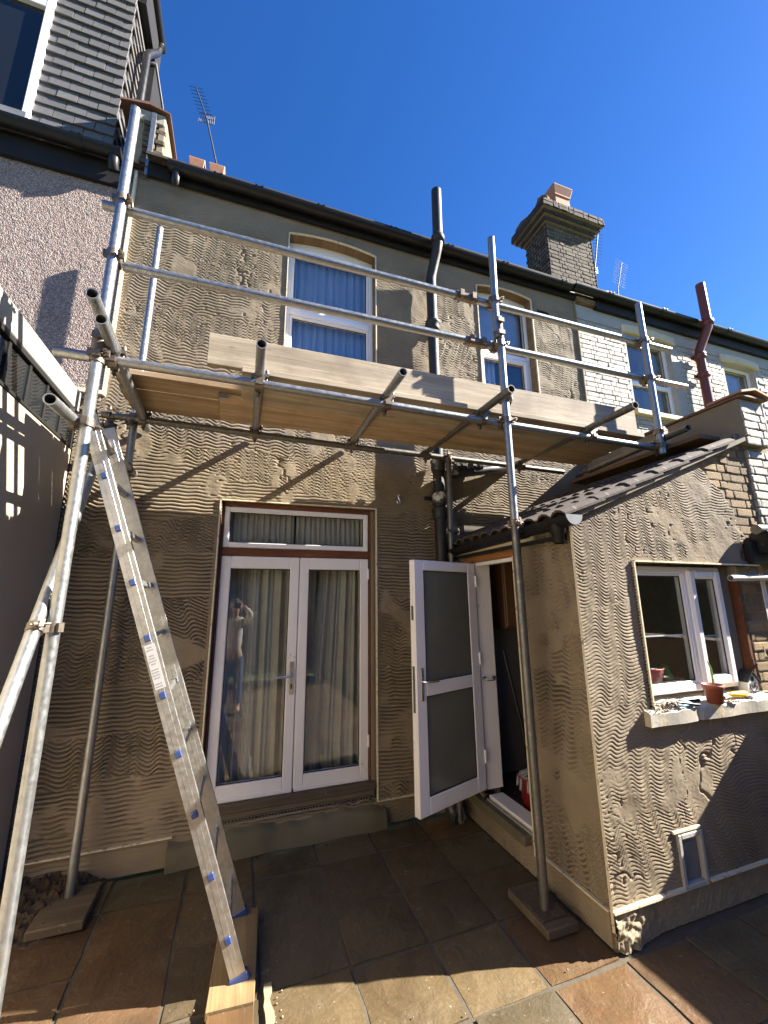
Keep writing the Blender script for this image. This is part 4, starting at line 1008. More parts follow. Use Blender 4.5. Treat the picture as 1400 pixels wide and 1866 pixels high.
for r_ in range(6):
    for c_ in range(6):
        x = XE-.075+r_*.272; y = YE-.055+c_*.262
        z = 2.192+(x-XE)*.409+.012
        inst('roof_tile', tm, ex, Matrix.Translation((x, y, z+rnd.uniform(-.003, .003))) @ Matrix.Rotation(-ang+R(2.6), 4, 'Y') @ Matrix.Rotation(R(rnd.uniform(-.6, .6)), 4, 'Z'))
MB().prism([(XE-.03, YE+.03, 2.17), (3.66, YE+.03, 2.17+1.83*.409), (3.66, YE+.03, 2.21+1.83*.409), (XE-.03, YE+.03, 2.205)], (0, 1.46, 0)).build('roof_deck', DARK, ex)
MB().prism([(XE-.02, YE-.035, 2.155), (3.62, YE-.035, 2.155+1.77*.409), (3.62, YE-.035, 2.185+1.77*.409), (XE-.02, YE-.035, 2.185)], (0, .062, 0)).build('verge_mortar', CEM2, ex)
# gutter along the side wall
yg = gutter(ex, (1.785, 1.80, 2.168), (1.785, 3.2, 2.135), .056, BLACKP, (.32,), True)
MB().prism([Vector((1.785, 1.792, 2.171))+Vector((math.cos(math.pi*k/10)*.06, 0, -math.sin(math.pi*k/10)*.06)) for k in range(11)], (0, .006, 0)).build('grey_end_cap', LEAD, yg)
MB().lathe((1.785, 1.93, 2.02), [(.03, 0), (.036, .004), (.038, .06), (.046, .065), (.046, .105), (.06, .12)], 16).build('outlet', BLACKP, yg)
boxp('fascia', BLACKM, ex, 1.80, XE-.012, 1.95, 3.38, 2.052, 2.075)
boxp('pale_fascia', CREAM, ex, XE-.03, XE-.008, 2.2, 3.38, 2.078, 2.125)
boxp('soffit_strip', BLACKM, ex, XE-.035, XE+.0, 1.93, 3.38, 2.126, 2.17)
# parapet on the party wall
pa = thing('party_wall_parapet', 'grey rendered parapet with tile coping and white brick end above the kitchen roof', 'parapet wall', (3.78, 2.6, 2.9))
boxp('parapet_core', CEM2, pa, 3.655, 3.93, YE-.02, YM-.003, 2.86, 3.245)
boxp('parapet_base', CEM2, pa, 3.70, 3.93, YE+.15, YM-.003, 2.2, 2.858)
lay(pa, BW, 3.66, 3.93, 2.86, 3.20, lambda u, z: Matrix.Translation((u, YE-.019, z)), H=.066, proud=.014, gap=.010)
lay(pa, BW, 3.685, 3.98, 1.9, 2.86, lambda u, z: Matrix.Translation((u, YE+.024, z)), H=.066, proud=.022, gap=.008)
boxp('white_end', WHITEB, pa, 3.665, 3.925, YE-.021, YE-.019, 2.86, 3.24)
boxp('coping', TILEB, pa, 3.63, 3.96, YE-.06, YM-.004, 3.247, 3.268, .004)
MB().prism([(3.62, YE-.075, 3.27), (3.80, YE-.075, 3.315), (3.99, YE-.075, 3.27), (3.99, YE-.075, 3.285), (3.80, YE-.075, 3.335), (3.62, YE-.075, 3.288)], (0, .26, 0)).build('end_coping_tile', TERRA, pa)
boxp('ridge_strip', CEM2, pa, 3.60, 3.655, YE+.02, YM-.005, 2.86, 2.965, .01)
# neighbour's side: dark gutter box, pipe, and garden wall that shade the window
bx = thing('box_gutter', 'black box gutter end jutting beside the kitchen window head', 'gutter', (3.8, 1.85, 2.0))
boxp('trough', BLACKP, bx, 3.50, 4.6, 1.775, 1.915, 1.99, 2.16, .02)
boxp('fascia', BLACKM, bx, 3.42, 4.6, 1.86, 1.916, 1.93, 2.10, .01)
MB().tube((3.46, 1.83, 2.17), (4.6, 1.83, 2.21), .035, 12).build('rounded_lip', GALV_D, bx)
pipe = MB().tube((3.14, 1.86, 1.825), (4.6, 1.80, 1.845), .021, 14, hollow=True).build('waste_pipe', WHITEG, loc=(3.4, 1.86, 1.83)); tag(pipe, 'pale plastic waste pipe crossing the top right of the kitchen window', 'pipe')  # white plastic pipe, the shade on it put into a grey tone
gw = thing('garden_wall', 'brick garden wall on the right boundary', 'wall', (3.85, -1, 0))
boxp('wall', STOCKY, gw, 3.76, 3.96, -6, 1.77, 0, 1.32)
boxp('coping', TILEB, gw, 3.74, 3.98, -6, 1.772, 1.322, 1.35)

# ------------------------------------------------------------------ curtains
def curtain(name, label, x0, x1, z0, z1, y, amp, lam, mat, seed, flare=None, cat='curtain'):
    rg = random.Random(seed); nu, nz = 110, 14; vs = []; fs = []
    ph = [rg.uniform(0, 6.28) for _ in range(4)]
    for j in range(nz+1):
        v = j/nz; z = z0+(z1-z0)*v
        for i in range(nu+1):
            u = i/nu; xa, xb = (x0, x1) if flare is None else flare(v, x0, x1)
            x = xa+(xb-xa)*u; s = (x1-x0)*u
            d = amp*(math.sin(2*math.pi*s/lam+ph[0]+.5*v)+.5*math.sin(2*math.pi*s/lam*1.73+ph[1])+.25*math.sin(2*math.pi*s/lam*3.1+ph[2]))
            vs.append((x, y+d, z+.004*math.sin(s*60)))
    for j in range(nz):
        for i in range(nu): a = j*(nu+1)+i; fs.append((a, a+1, a+nu+2, a+nu+1))
    o = MB().add(vs, fs, True).build(name, mat, loc=((x0+x1)/2, y, z0)); tag(o, label, cat)
    so_ = o.modifiers.new('thick', 'SOLIDIFY'); so_.thickness = .002
    return o
yc = YM+.24
curtain('curtain', 'beige floor length curtain behind the left glazed door', -.14, .47, .34, 2.04, yc, .022, .105, DRAPE, 1)
curtain('curtain', 'beige curtain drawn aside behind the right glazed door, wider at its hem', .60, 1.08, .36, 2.04, yc+.02, .020, .10, DRAPE, 2, lambda v, a, b: (.58+.12*max(0, (v-.15)), b))
curtain('curtain', 'grey curtain hanging in the shade behind the right glazed door', .47, .78, .36, 2.04, yc+.10, .02, .12, NETD, 8)
curtain('voile_curtain', 'grey gathered voile in the left half of the fanlight', -.13, .42, 2.15, 2.45, YM+.16, .010, .045, NETD, 3)
curtain('voile_curtain', 'grey gathered voile in the right half of the fanlight', .44, 1.05, 2.15, 2.45, YM+.16, .010, .045, NETD, 4)
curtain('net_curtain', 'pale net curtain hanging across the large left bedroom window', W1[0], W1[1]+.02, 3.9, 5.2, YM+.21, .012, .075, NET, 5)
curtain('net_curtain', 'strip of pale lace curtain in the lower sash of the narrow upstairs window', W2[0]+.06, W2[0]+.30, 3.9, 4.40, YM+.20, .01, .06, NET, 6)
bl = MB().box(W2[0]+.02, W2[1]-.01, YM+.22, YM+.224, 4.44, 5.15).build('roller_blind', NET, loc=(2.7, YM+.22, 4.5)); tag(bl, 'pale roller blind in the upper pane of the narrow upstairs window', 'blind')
curtain('curtain', 'pale curtain at the left inside of the kitchen window', 2.37, 2.49, 1.13, 1.88, YE+.19, .012, .06, NET, 9)
# kitchen window sill, inside
ip = thing('red_planter', 'red bowl of soil on the inside sill of the kitchen window', 'planter', (2.50, 2.09, 1.11))
MB().lathe((2.52, 2.10, 1.12), [(0, .005), (.085, 0), (.115, .13), (.12, .14), (.11, .14), (.10, .12)], 22).build('bowl', REDPL, ip)
MB().lathe((2.52, 2.10, 1.235), [(.105, 0), (.08, .03), (.03, .045), (0, .05)], 16).build('soil', SOIL, ip)
boxp('inner_sill', WHITE, ex, KW[0], 3.35, yk+.085, yk+.26, 1.07, 1.112)
gb = MB().lathe((2.74, 2.12, 1.115), [(0, 0), (.05, 0), (.055, .06), (.03, .10), (.02, .14), (0, .14)], 16).build('green_bottle', GREEN, loc=(2.74, 2.12, 1.115)); tag(gb, 'squat dark green bottle on the inside sill of the kitchen window', 'bottle')

fg = MB().box(2.95, 3.35, 3.0, 3.36, .24, 1.42).build('fridge', WHITE, loc=(3.15, 3.2, .24), bevel=.012); tag(fg, 'pale fridge dimly seen through the kitchen window', 'fridge')
yt = MB().box(2.60, 2.70, 3.33, 3.345, 1.32, 1.62).build('tea_towel', YELL, loc=(2.65, 3.34, 1.3)); tag(yt, 'yellow cloth hanging inside the kitchen', 'tea towel')
clk = thing('wall_clock', 'round dark wall clock with red centre inside the kitchen', 'clock', (3.05, 3.36, 1.7))
MB().tube((3.05, 3.37, 1.72), (3.05, 3.345, 1.72), .09, 20).build('case', RUBBER, clk); MB().tube((3.05, 3.345, 1.72), (3.05, 3.34, 1.72), .05, 18).build('dial', REDPL, clk)

# ------------------------------------------------------------------ things on the outside sill
zs_ = 1.066
pt = thing('plant_pot', 'brown plastic pot with one green shoot on the kitchen sill', 'plant pot', (2.80, 1.87, zs_))
MB().lathe((2.80, 1.868, zs_), [(0, .003), (.040, 0), (.052, .085), (.058, .087), (.060, .108), (.056, .109), (.052, .09), (.0, .088)], 24).build('pot', TERRA_P, pt)
MB().lathe((2.80, 1.868, zs_+.088), [(.052, 0), (.03, .004), (0, .006)], 16).build('soil', SOIL, pt)
MB().path([(2.805, 1.868, zs_+.09), (2.81, 1.866, zs_+.15), (2.806, 1.865, zs_+.20), (2.79, 1.864, zs_+.235), (2.782, 1.864, zs_+.245)], [.005, .0055, .005, .004, .002], 8).build('shoot', GREEN, pt)
bh = thing('bird_house', 'small white bird house with black scrolls and dark roof on the sill', 'bird house', (3.28, 1.93, zs_))
bx0, bx1, by0, by1 = 3.235, 3.335, 1.93, 2.0
MB().prism([(bx0, by0, zs_), (bx1, by0, zs_), (bx1, by0, zs_+.085), ((bx0+bx1)/2, by0, zs_+.135), (bx0, by0, zs_+.085)], (0, by1-by0, 0)).build('box', WHITE, bh)
xm = (bx0+bx1)/2
mb = MB(); mb.prism([(bx0-.012, by0-.012, zs_+.078), (xm, by0-.012, zs_+.142), (xm, by0-.012, zs_+.152), (bx0-.018, by0-.012, zs_+.083)], (0, .095, 0)).prism([(bx1+.012, by0-.012, zs_+.078), (xm, by0-.012, zs_+.142), (xm, by0-.012, zs_+.152), (bx1+.018, by0-.012, zs_+.083)], (0, .095, 0))
mb.build('roof', IRON, bh)
MB().tube((xm, by0-.002, zs_+.098), (xm, by0+.004, zs_+.098), .017, 14).build('entrance', RUBBER, bh)
mb = MB()
for s_ in (-1, 1):
    mb.path([(xm+s_*.006, by0-.002, zs_+.02), (xm+s_*.03, by0-.002, zs_+.03), (xm+s_*.036, by0-.002, zs_+.05), (xm+s_*.022, by0-.002, zs_+.058), (xm+s_*.016, by0-.002, zs_+.045)], .003, 5)
    mb.path([(xm, by0-.002, zs_+.035), (xm+s_*.014, by0-.002, zs_+.066), (xm+s_*.03, by0-.002, zs_+.07)], .0028, 5)
for k in range(7): mb.box(bx0+.006+k*.013, bx0+.011+k*.013, by0-.003, by0-.0005, zs_+.004, zs_+.020)
mb.build('scrollwork', RUBBER, bh)
boxp('base', WHITE, bh, bx0-.008, bx1+.008, by0-.014, by1, zs_-.004, zs_+.003)
yh = MB().path([(2.965, 1.885, zs_+.032), (2.985, 1.886, zs_+.032), (3.03, 1.888, zs_+.029), (3.09, 1.889, zs_+.023), (3.125, 1.89, zs_+.02), (3.135, 1.89, zs_+.02)], [.006, .014, .018, .022, .021, .012], 12).build('yellow_handle', YELL, loc=(3.02, 1.875, zs_)); tag(yh, 'fat yellow tool handle lying on the sill by the bird house', 'tool handle')
mb = MB()
for k in range(34):
    c = Vector((2.40+rnd.uniform(-.075, .10), 1.875+rnd.uniform(-.02, .025), zs_+.008))
    p = [c+Vector((rnd.uniform(-.05, .05), rnd.uniform(-.02, .02), rnd.uniform(0, .035))) for _ in range(4)]
    mb.path(p, .0022, 5)
wc = mb.build('wire_tangle', STEELD, loc=(2.4, 1.87, zs_)); tag(wc, 'tangle of thin wire and twigs at the left end of the sill', 'wire')
bs_ = MB().obox((2.55, 1.882, zs_+.012), (.075, .006, .003), (0, .028, .006), (0, 0, .0015)).build('blue_packet', BLUE, loc=(2.55, 1.88, zs_)); tag(bs_, 'pale blue packet lying beside the wire on the sill', 'packet')
tw = MB().path([(2.47, 1.862, zs_+.034), (2.53, 1.855, zs_+.024), (2.60, 1.85, zs_+.012), (2.635, 1.848, zs_+.009)], [.004, .007, .008, .006], 8).build('black_file', BLACKP, loc=(2.55, 1.855, zs_)); tag(tw, 'black handled tool across the blue packet on the sill', 'tool')
tk = MB().path([(2.53, 1.93, zs_+.014), (2.62, 1.925, zs_+.016), (2.70, 1.92, zs_+.012), (2.73, 1.918, zs_+.01)], [.004, .007, .007, .012], 8).build('trowel', RUBBER, loc=(2.6, 1.92, zs_)); tag(tk, 'dark slim tool lying along the window frame behind the pot', 'tool')
rb_ = MB().blob((2.895, 1.88, zs_+.022), (.014, .014, .016), 10).build('red_ball', REDPL, loc=(2.895, 1.88, zs_)); tag(rb_, 'small red ball resting right beside the brown pot', 'ball')
shl = MB().blob((3.135, 1.868, zs_+.012), (.036, .014, .014), 12, .3).build('crumpled_wrapper', WHITE, loc=(3.135, 1.868, zs_)); tag(shl, 'crumpled white scrap in front of the yellow handle', 'scrap')
mb = MB()
for k in range(16): mb.blob((2.93+rnd.uniform(-.05, .05), 1.85+rnd.uniform(-.006, .02), zs_+.002), (rnd.uniform(.006, .018), .008, .006), 6, .4)
fk = mb.build('plaster_crumbs', SILLW, loc=(2.93, 1.85, zs_)); tag(fk, kind='stuff')

# ------------------------------------------------------------------ soil pipe on the house
sp = thing('black_soil_pipe', 'black iron soil pipe with swan neck between the two bedroom windows', 'soil pipe', (1.71, 3.3, 0))
PX = 1.712
MB().path([(PX, 3.30, .08), (PX, 3.30, 2.95)], .054, 18).build('lower_pipe', IRON, sp)
MB().path([(PX, 3.30, 2.951), (PX, 3.30, 4.98), (PX+.004, 3.29, 5.05), (PX+.018, 3.19, 5.24), (PX+.022, 3.16, 5.31), (PX+.024, 3.155, 5.38), (PX+.03, 3.155, 6.0)], .052, 18).build('upper_pipe', IRON, sp)
MB().lathe((PX+.024, 3.155, 5.34), [(.05, 0), (.068, .005), (.07, .05), (.066, .07), (.05, .08)], 16).build('socket', IRON, sp)
for z, m_ in ((4.40, IRON), (2.58, IRON2), (2.44, IRON), (2.90, IRON2)):
    MB().lathe((PX, 3.30, z), [(.05, -.02), (.066, -.015), (.070, .01), (.07, .06), (.076, .065), (.076, .09), (.05, .1)], 18).build('socket', m_, sp)
for z in (4.42, 2.6): MB().box(PX-.12, PX+.12, 3.36, 3.385, z+.015, z+.05).build('bracket', IRON, sp, .004)
MB().path([(PX+.075, 3.31, 2.86), (PX+.2, 3.31, 2.885), (PX+.55, 3.315, 2.96), (PX+.72, 3.33, 3.0), (PX+.80, 3.385, 3.03)], .045, 16).build('branch_pipe', IRON2, sp)
for x in (.19, .25, .36, .43):
    MB().tube((PX+x, 3.31, 2.865+x*.215+.02), (PX+x+.035, 3.31, 2.865+(x+.035)*.215+.02), .058, 16).build('branch_collar', IRON2 if x > .2 else IRON, sp)
MB().path([(PX, 3.30, .12), (PX, 3.29, .07), (PX+.01, 3.25, .035), (PX+.02, 3.2, .03)], .06, 16).build('shoe', IRON2, sp)
MB().tube((1.53, YM+.0, 2.86), (1.53, YM-.02, 2.86), .02, 12).build('blanking_cap', MESHM, sp)
hk = thing('wall_hook', 'steel S hook screwed into the wall right of the fanlight', 'hook', (1.32, 3.37, 2.6))
MB().path([(1.325, YM+.01, 2.63), (1.325, YM-.03, 2.63), (1.325, YM-.045, 2.62)], .006, 8).build('screw_eye', CHROME, hk)
MB().path([(1.335, YM-.045, 2.635), (1.325, YM-.045, 2.645), (1.315, YM-.045, 2.635), (1.325, YM-.045, 2.61), (1.338, YM-.045, 2.58), (1.33, YM-.045, 2.555), (1.315, YM-.045, 2.555), (1.308, YM-.045, 2.58)], .0055, 8).build('hook', CHROME, hk)

# ------------------------------------------------------------------ scaffold
sf = thing('scaffold', 'galvanised tube and fitting scaffold standing against the house', 'scaffold', (1.672, 2.183, .06))
TR = .0258
def tube(name, a, b, mat=GALV, r=TR, hollow=True): return MB().tube(a, b, r, 18, hollow=hollow).build(name, mat, sf)
Ys, Yr = 2.183, 3.205
# standards
tube('standard', (-.745, Ys, .0), (-.735, Ys, 2.875)); tube('standard', (-.735, Ys, 2.876), (-.735, Ys, 4.50))
tube('standard', (1.672, Ys, .062), (1.673, Ys, 2.19), GALV_D); tube('standard', (1.673, Ys, 2.191), (1.674, Ys, 3.58)); tube('standard', (1.645, Ys, 3.582), (1.66, Ys, 4.405))  # lower length darker: flaked paint plus its shade put into the colour
tube('standard', (3.15, Ys, 2.83), (3.145, Ys, 4.215))
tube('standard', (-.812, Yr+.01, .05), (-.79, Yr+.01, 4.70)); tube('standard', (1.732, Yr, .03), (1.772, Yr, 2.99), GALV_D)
boxp('base_plate', STEELD, sf, 1.60, 1.75, 2.11, 2.26, .053, .062)
# ledgers
Yl, Zl = 2.237, 2.913
tube('ledger', (-.935, Yl, Zl+.008), (.055, Yl, Zl+.006)); tube('ledger', (.058, Yl, Zl+.004), (1.50, Yl, Zl-.008)); tube('ledger', (1.503, Yl, Zl-.008), (3.13, Yl, Zl-.014))
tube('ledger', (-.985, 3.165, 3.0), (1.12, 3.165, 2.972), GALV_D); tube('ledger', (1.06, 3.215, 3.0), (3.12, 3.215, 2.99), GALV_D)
# guard rails
Zr1a, Zr1b, Zr2a, Zr2b = 3.845, 3.878, 3.487, 3.535
tube('guard_rail', (-.835, Yl, Zr1a), (1.44, Yl, Zr1a+.022), GALV); tube('guard_rail', (1.442, Yl, Zr1a+.018), (3.53, Yl, Zr1b))
tube('guard_rail', (-.70, Yl, Zr2a), (1.50, Yl, Zr2a+.025)); tube('guard_rail', (1.502, Yl, Zr2a+.018), (3.655, Yl, Zr2b))
# transoms
TRS = [(-.668, 1.955, 2.963, -.742, 3.385, 3.012), (.033, 1.913, 2.963, .05, 3.385, 3.040), (.803, 1.927, 2.963, .845, 3.385, 3.036),
       (1.506, 1.894, 2.963, 1.555, 3.19, 3.030), (2.433, 1.813, 2.963, 2.61, 3.385, 3.050), (3.155, 1.962, 2.963, 3.47, 3.37, 3.03)]
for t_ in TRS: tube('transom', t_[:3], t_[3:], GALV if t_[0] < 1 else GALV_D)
tube('transom', (-.682, 1.86, 3.018), (-.745, 3.25, 3.064), GALV)
# side brace and raker
tube('side_brace', (-.79, 1.925, 2.532), (-.79, 3.36, 2.64))
pa_, pb_ = Vector((-.785, 2.125, 1.61)), Vector((-.93, 3.15, 2.91)); dv = (pb_-pa_)
tube('raker', pa_-dv*1.15, pb_)
def coupler(p, a, q, b, mat=STEELD):
    p, q = Vector(p), Vector(q); a = Vector(a).normalized(); b = Vector(b).normalized(); c = (p+q)/2; mb = MB()
    for o_, d in ((p, a), (q, b)):
        mb.tube(o_-d*.021, o_+d*.021, TR+.0065, 14)
        n_ = (o_-c); n_ = n_.normalized() if n_.length > 1e-4 else Vector((0, -1, 0))
        s_ = d.cross(n_).normalized()
        # flap bolt, nut and washer
        e = o_+s_*(TR+.016); mb.tube(e-n_*.030, e+n_*.055, .0055, 6); mb.tube(e+n_*.028, e+n_*.044, .0125, 6)
        mb.obox(e+n_*.012, d*.017, s_*.012, n_*.010); mb.obox(o_-s_*(TR+.010), d*.019, s_*.008, n_*.012)
    n_ = (q-p)
    if n_.length > 1e-4: mb.obox(c, n_*.5, a*.018, n_.cross(a).normalized()*.016)
    return mb.build('coupler', mat, sf)
Xa, Ya, Za = Vector((1, 0, 0)), Vector((0, 1, 0)), Vector((0, 0, 1))
for x in (-.735, 1.648, 3.147):
    coupler((x, Ys, Zr1a+.01), Za, (x, Yl, Zr1a+.012), Xa); coupler((x+(.015 if x > 0 and x < 2 else 0), Ys, Zr2a+.012), Za, (x, Yl, Zr2a+.014), Xa)
coupler((-.735, Ys, Zl+.006), Za, (-.735, Yl, Zl+.008), Xa); coupler((1.674, Ys, Zl-.008), Za, (1.674, Yl, Zl-.008), Xa); coupler((3.15, Ys, Zl-.014), Za, (3.15, Yl, Zl-.014), Xa)
for t_ in TRS:
    f_ = (Yl-t_[1])/(t_[4]-t_[1]); x = t_[0]+(t_[3]-t_[0])*f_
    coupler((x+.0, Yl, Zl-.004), Xa, (x, Yl, 2.958), Ya)
    yr_ = 3.165 if x < 1 else 3.205
    if t_[4] > 3.1:
        f_ = (yr_-t_[1])/(t_[4]-t_[1]); coupler((t_[0]+(t_[3]-t_[0])*f_, yr_, 2.985), Xa, (t_[0]+(t_[3]-t_[0])*f_, yr_, 3.03), Ya)
coupler((-.735, Ys, 2.545), Za, (-.788, Ys, 2.55), Ya); coupler((-.80, Yr, 2.63), Za, (-.79, Yr, 2.628), Ya)
coupler((-.742, Ys, 1.60), Za, (-.782, 2.12, 1.60), dv); coupler((-.80, Yr, 2.99), Za, (-.80, 3.165, 2.995), Xa); coupler((-.93, 3.16, 2.92), dv, (-.93, 3.165, 2.998), Xa)
coupler((1.77, Yr, 2.975), Za, (1.77, 3.215, 2.99), Xa)
coupler((1.671, Ys, 2.185), Za, (1.72, Ys+.02, 2.185), Ya); coupler((1.762, Yr, 2.30), Za, (1.80, Yr, 2.30), Xa)
coupler((1.674, Ys, 3.06), Za, (1.70, Ys+.02, 3.06), Xa); coupler((3.15, Ys, 3.02), Za, (3.19, Ys, 3.02), Ya)
# sleeve couplers joining tubes end to end
for c, d in (((1.44, Yl, Zr1a+.02), Xa), ((1.50, Yl, Zr2a+.02), Xa), ((1.663, Ys, 3.62), Za), ((-.735, Ys, 2.95), Za)):
    c = Vector(c); mb = MB().tube(c-d*.085, c+d*.085, TR+.007, 14)
    s_ = d.cross(Vector((0, -1, 0))).normalized() if abs(d.z) < .5 else Vector((1, 0, 0))
    for e in (-.05, .05): mb.tube(c+d*e+s_*.03-Vector((0, .03, 0)), c+d*e+s_*.03+Vector((0, .03, 0)), .007, 6); mb.obox(c+d*e-Vector((0, TR+.012, 0)), d*.016, s_*.024, (0, .008, 0))
    mb.build('sleeve_coupler', STEELD, sf)

# boards -----------------------------------------------------------
def board(label, x0, x1, y0, y1, z0, mat, th=.036, tilt=0, bands=(0, 0), yaw_=0, grp='scaffold boards of the platform'):
    c = Vector(((x0+x1)/2, (y0+y1)/2, z0)); t_ = thing('scaffold_board', label, 'board', c, grp)
    a = Vector((math.cos(yaw_), math.sin(yaw_), 0)); b = Vector((-math.sin(yaw_), math.cos(yaw_), 0)); hx, hy = (x1-x0)/2, (y1-y0)/2
    MB().obox(c+Vector((0, 0, th/2)), a*hx, b*hy, (0, 0, th/2)).build('plank', mat, t_, .003)
    for s_, f_ in ((-1, bands[0]), (1, bands[1])):
        if f_:
            mb = MB(); e = c+a*(hx*s_)+Vector((0, 0, th/2))
            mb.obox(e+a*(.0012*s_), a*.001, b*(hy+.001), (0, 0, th/2+.001)); mb.obox(e-a*(.03*s_)-b*(hy+.0012), a*.03, b*.001, (0, 0, th/2)); mb.obox(e-a*(.03*s_)+b*(hy+.0012), a*.03, b*.001, (0, 0, th/2))
            mb.build('end_band', GALV, t_)
    return t_
z0 = 2.999
board('weathered board at the outer edge of the platform, under the toe board', -.06, 3.10, 2.272, 2.450, z0, W_GREY)
board('pale weathered board second from the outer edge of the platform', -.06, 3.12, 2.458, 2.655, z0+.003, W_GREY)
board('orange brown board third from the outer edge with a metal end band', -.20, 3.16, 2.660, 2.850, z0+.008, W_BRN, bands=(1, 0), yaw_=R(.06))
board('dark brown board at the inner edge of the platform', -.205, 3.18, 2.856, 3.040, z0+.013, W_BRN, yaw_=R(.10))
board('short pale board at the left end, lapped over the others', -.785, .02, 2.600, 2.785, z0+.050, W_BRN, bands=(1, 0))
board('short dark board at the left end nearest the house wall', -.80, .02, 2.795, 2.975, z0+.052, W_BRN, bands=(1, 0))
board('inner board on the upper layer along the house wall', -.80, 3.3, 2.985, 3.140, z0+.055, W_BRN)
tb = thing('toe_board', 'long pale toe board standing on edge along the front of the platform', 'board', (1.4, 2.3, 3.03))
MB().obox((1.40, 2.312, 3.136), (1.652, -.004, .006), (0, .018, 0), (0, 0, .100)).build('plank', W_GREY, tb, .003)
board('brown board laid crosswise at the right end beside the kitchen roof', 3.36, 3.60, 2.02, 3.36, 2.93, wood('crosswise_board', (.21, .14, .08), (.16, .10, .055), (.12, .07, .035), 'y'), grp='scaffold boards of the platform')
for lb, x0, x1, y0, y1 in (('dirty sole board under the front scaffold post by the kitchen corner', 1.585, 1.785, 2.06, 2.40), ('muddy sole board under the rear left scaffold post', -.93, -.67, 2.97, 3.30)):
    so_ = thing('sole_board', lb, 'board', ((x0+x1)/2, (y0+y1)/2, 0), 'sole boards under the scaffold posts')
    boxp('plank', W_SILL, so_, x0, x1, y0, y1, .006, .052, .006)
    mb = MB().tube((x0+.06, y0+.05, .05), (x0+.06, y0+.05, .056), .006, 8).tube((x1-.05, y1-.06, .05), (x1-.05, y1-.06, .056), .006, 8); mb.build('nail', STEELD, so_)

# ------------------------------------------------------------------ ladder
la = thing('aluminium_ladder', 'aluminium ladder with blue rung ends leaning on the scaffold', 'ladder', (.11, 2.53, .04))
zt_ = 2.745; k_ = -.3415
L0 = Vector((.107, 0, .04)); ld = Vector((k_, 0, 1)).normalized(); lw_ = Vector((1, 0, -k_)).normalized()
for y, nm in ((2.335, 0), (2.745, 1)):
    base = Vector((L0.x+(.0 if nm == 0 else .004), y, .045)); Ln = (zt_-.045)/ld.z if nm else (2.66-.045)/ld.z
    c = base+ld*Ln/2; mb = MB()
    # box stile with two raised ribs on the outer face
    mb.obox(c, ld*Ln/2, lw_*.034, (0, .0125, 0))
    mb.obox(c+Vector((0, -.0127, 0)), ld*Ln/2, lw_*.012, (0, .0004, 0))
    mb.build('stile', ALU, la, .002)
    MB().obox(base-ld*.012, ld*.03, lw_*.042, (0, .018, 0)).build('foot', BLUECAP, la, .006)
    MB().obox(base+ld*(Ln+.004), ld*.012, lw_*.037, (0, .0155, 0)).build('end_cap', BLACKP, la, .004)
for i in range(10):
    z = .205+i*.2655; p = Vector((L0.x+k_*(z-.04), 0, z))
    if z > 2.62: continue
    MB().obox((p.x, 2.54, p.z), (0, .2, 0), Vector((.014, 0, .004)), Vector((-.004, 0, .014))).build('rung', ALU, la, .003)
    MB().obox((p.x, 2.3195, p.z), (0, .0045, 0), ld*.017, lw_*.015).build('rung_cap', BLUECAP, la, .005)
z = 1.40; p = Vector((L0.x+k_*(z-.04), 2.3205, z))
st_ = MB().obox(p, ld*.108, lw_*.023, (0, .0007, 0)).build('sticker', STICK, la)
mb = MB()
for k in range(15):
    if k % 5 == 2: continue
    mb.obox(p+ld*(-.096+k*.0136)+Vector((0, -.0011, 0))-lw_*.002, ld*.0028, lw_*(.008+.008*rnd.random()), (0, .0003, 0))
mb.build('small_print', INK, st_)
pk = thing('ladder_plank', 'pale pine plank under the ladder feet', 'plank', (.08, 2.3, 0))
ax = Vector((.08, 1, 0)).normalized(); bx_ = Vector((1, -.08, 0)).normalized()
MB().obox((.095, 2.50, .020), ax*.285, bx_*.098, (0, 0, .017)).build('plank', W_PINE, pk, .003)
pk2 = thing('dark_plank', 'darker brown plank butted to the pale ladder plank', 'plank', (.0, 1.9, 0))
MB().obox((.043, 1.80, .018), ax*.405, bx_*.094, (0, 0, .015)).build('plank', W_PINE2, pk2, .003)

# mud heap at the foot of the left wall
mb = MB(); nu = 46; vs = []; fs = []
for j in range(nu+1):
    for i in range(nu+1):
        x = -1.21+i*.62/nu; y = 2.80+j*.60/nu
        h = .11*max(0, (y-2.88)/.5)**.8*max(0, 1-(x+1.21)/.60)**.9 + .03*max(0, 1-abs(x+.86)/.22)*max(0, (y-2.9)/.5)
        h += (.035*random.Random(i*97+j).random()+.02*math.sin(x*40+y*33)*math.sin(y*51))*(min(1, h*22))
        vs.append((x, y, h-.022))
for j in range(nu):
    for i in range(nu): a = j*(nu+1)+i; fs.append((a, a+1, a+nu+2, a+nu+1))
mu = mb.add(vs, fs, False).build('mud_heap', SOIL, loc=(-1, 3.1, 0)); tag(mu, kind='stuff')
mb = MB()
for k in range(55):
    x, y = rnd.uniform(-1.1, 1.8), rnd.uniform(1.5, 3.35); s_ = rnd.uniform(.002, .005)
    if rnd.random() < .35: x, y = rnd.uniform(.15, .3), rnd.uniform(1.8, 2.4)
    if x > 1.75 or (-.02 < x < .2 and y < 2.8): continue
    mb.blob((x, y, .004), (s_*1.3, s_, s_*.8), 6, .35)
cr = mb.build('cement_crumbs', MORT, loc=(0, 2.5, 0)); tag(cr, kind='stuff')
pl = [(.215+rnd.uniform(-.006, .006), 1.70+k*.036) for k in range(18)] + [(.240+rnd.uniform(-.014, .012), 1.70+k*.036) for k in range(17, -1, -1)]
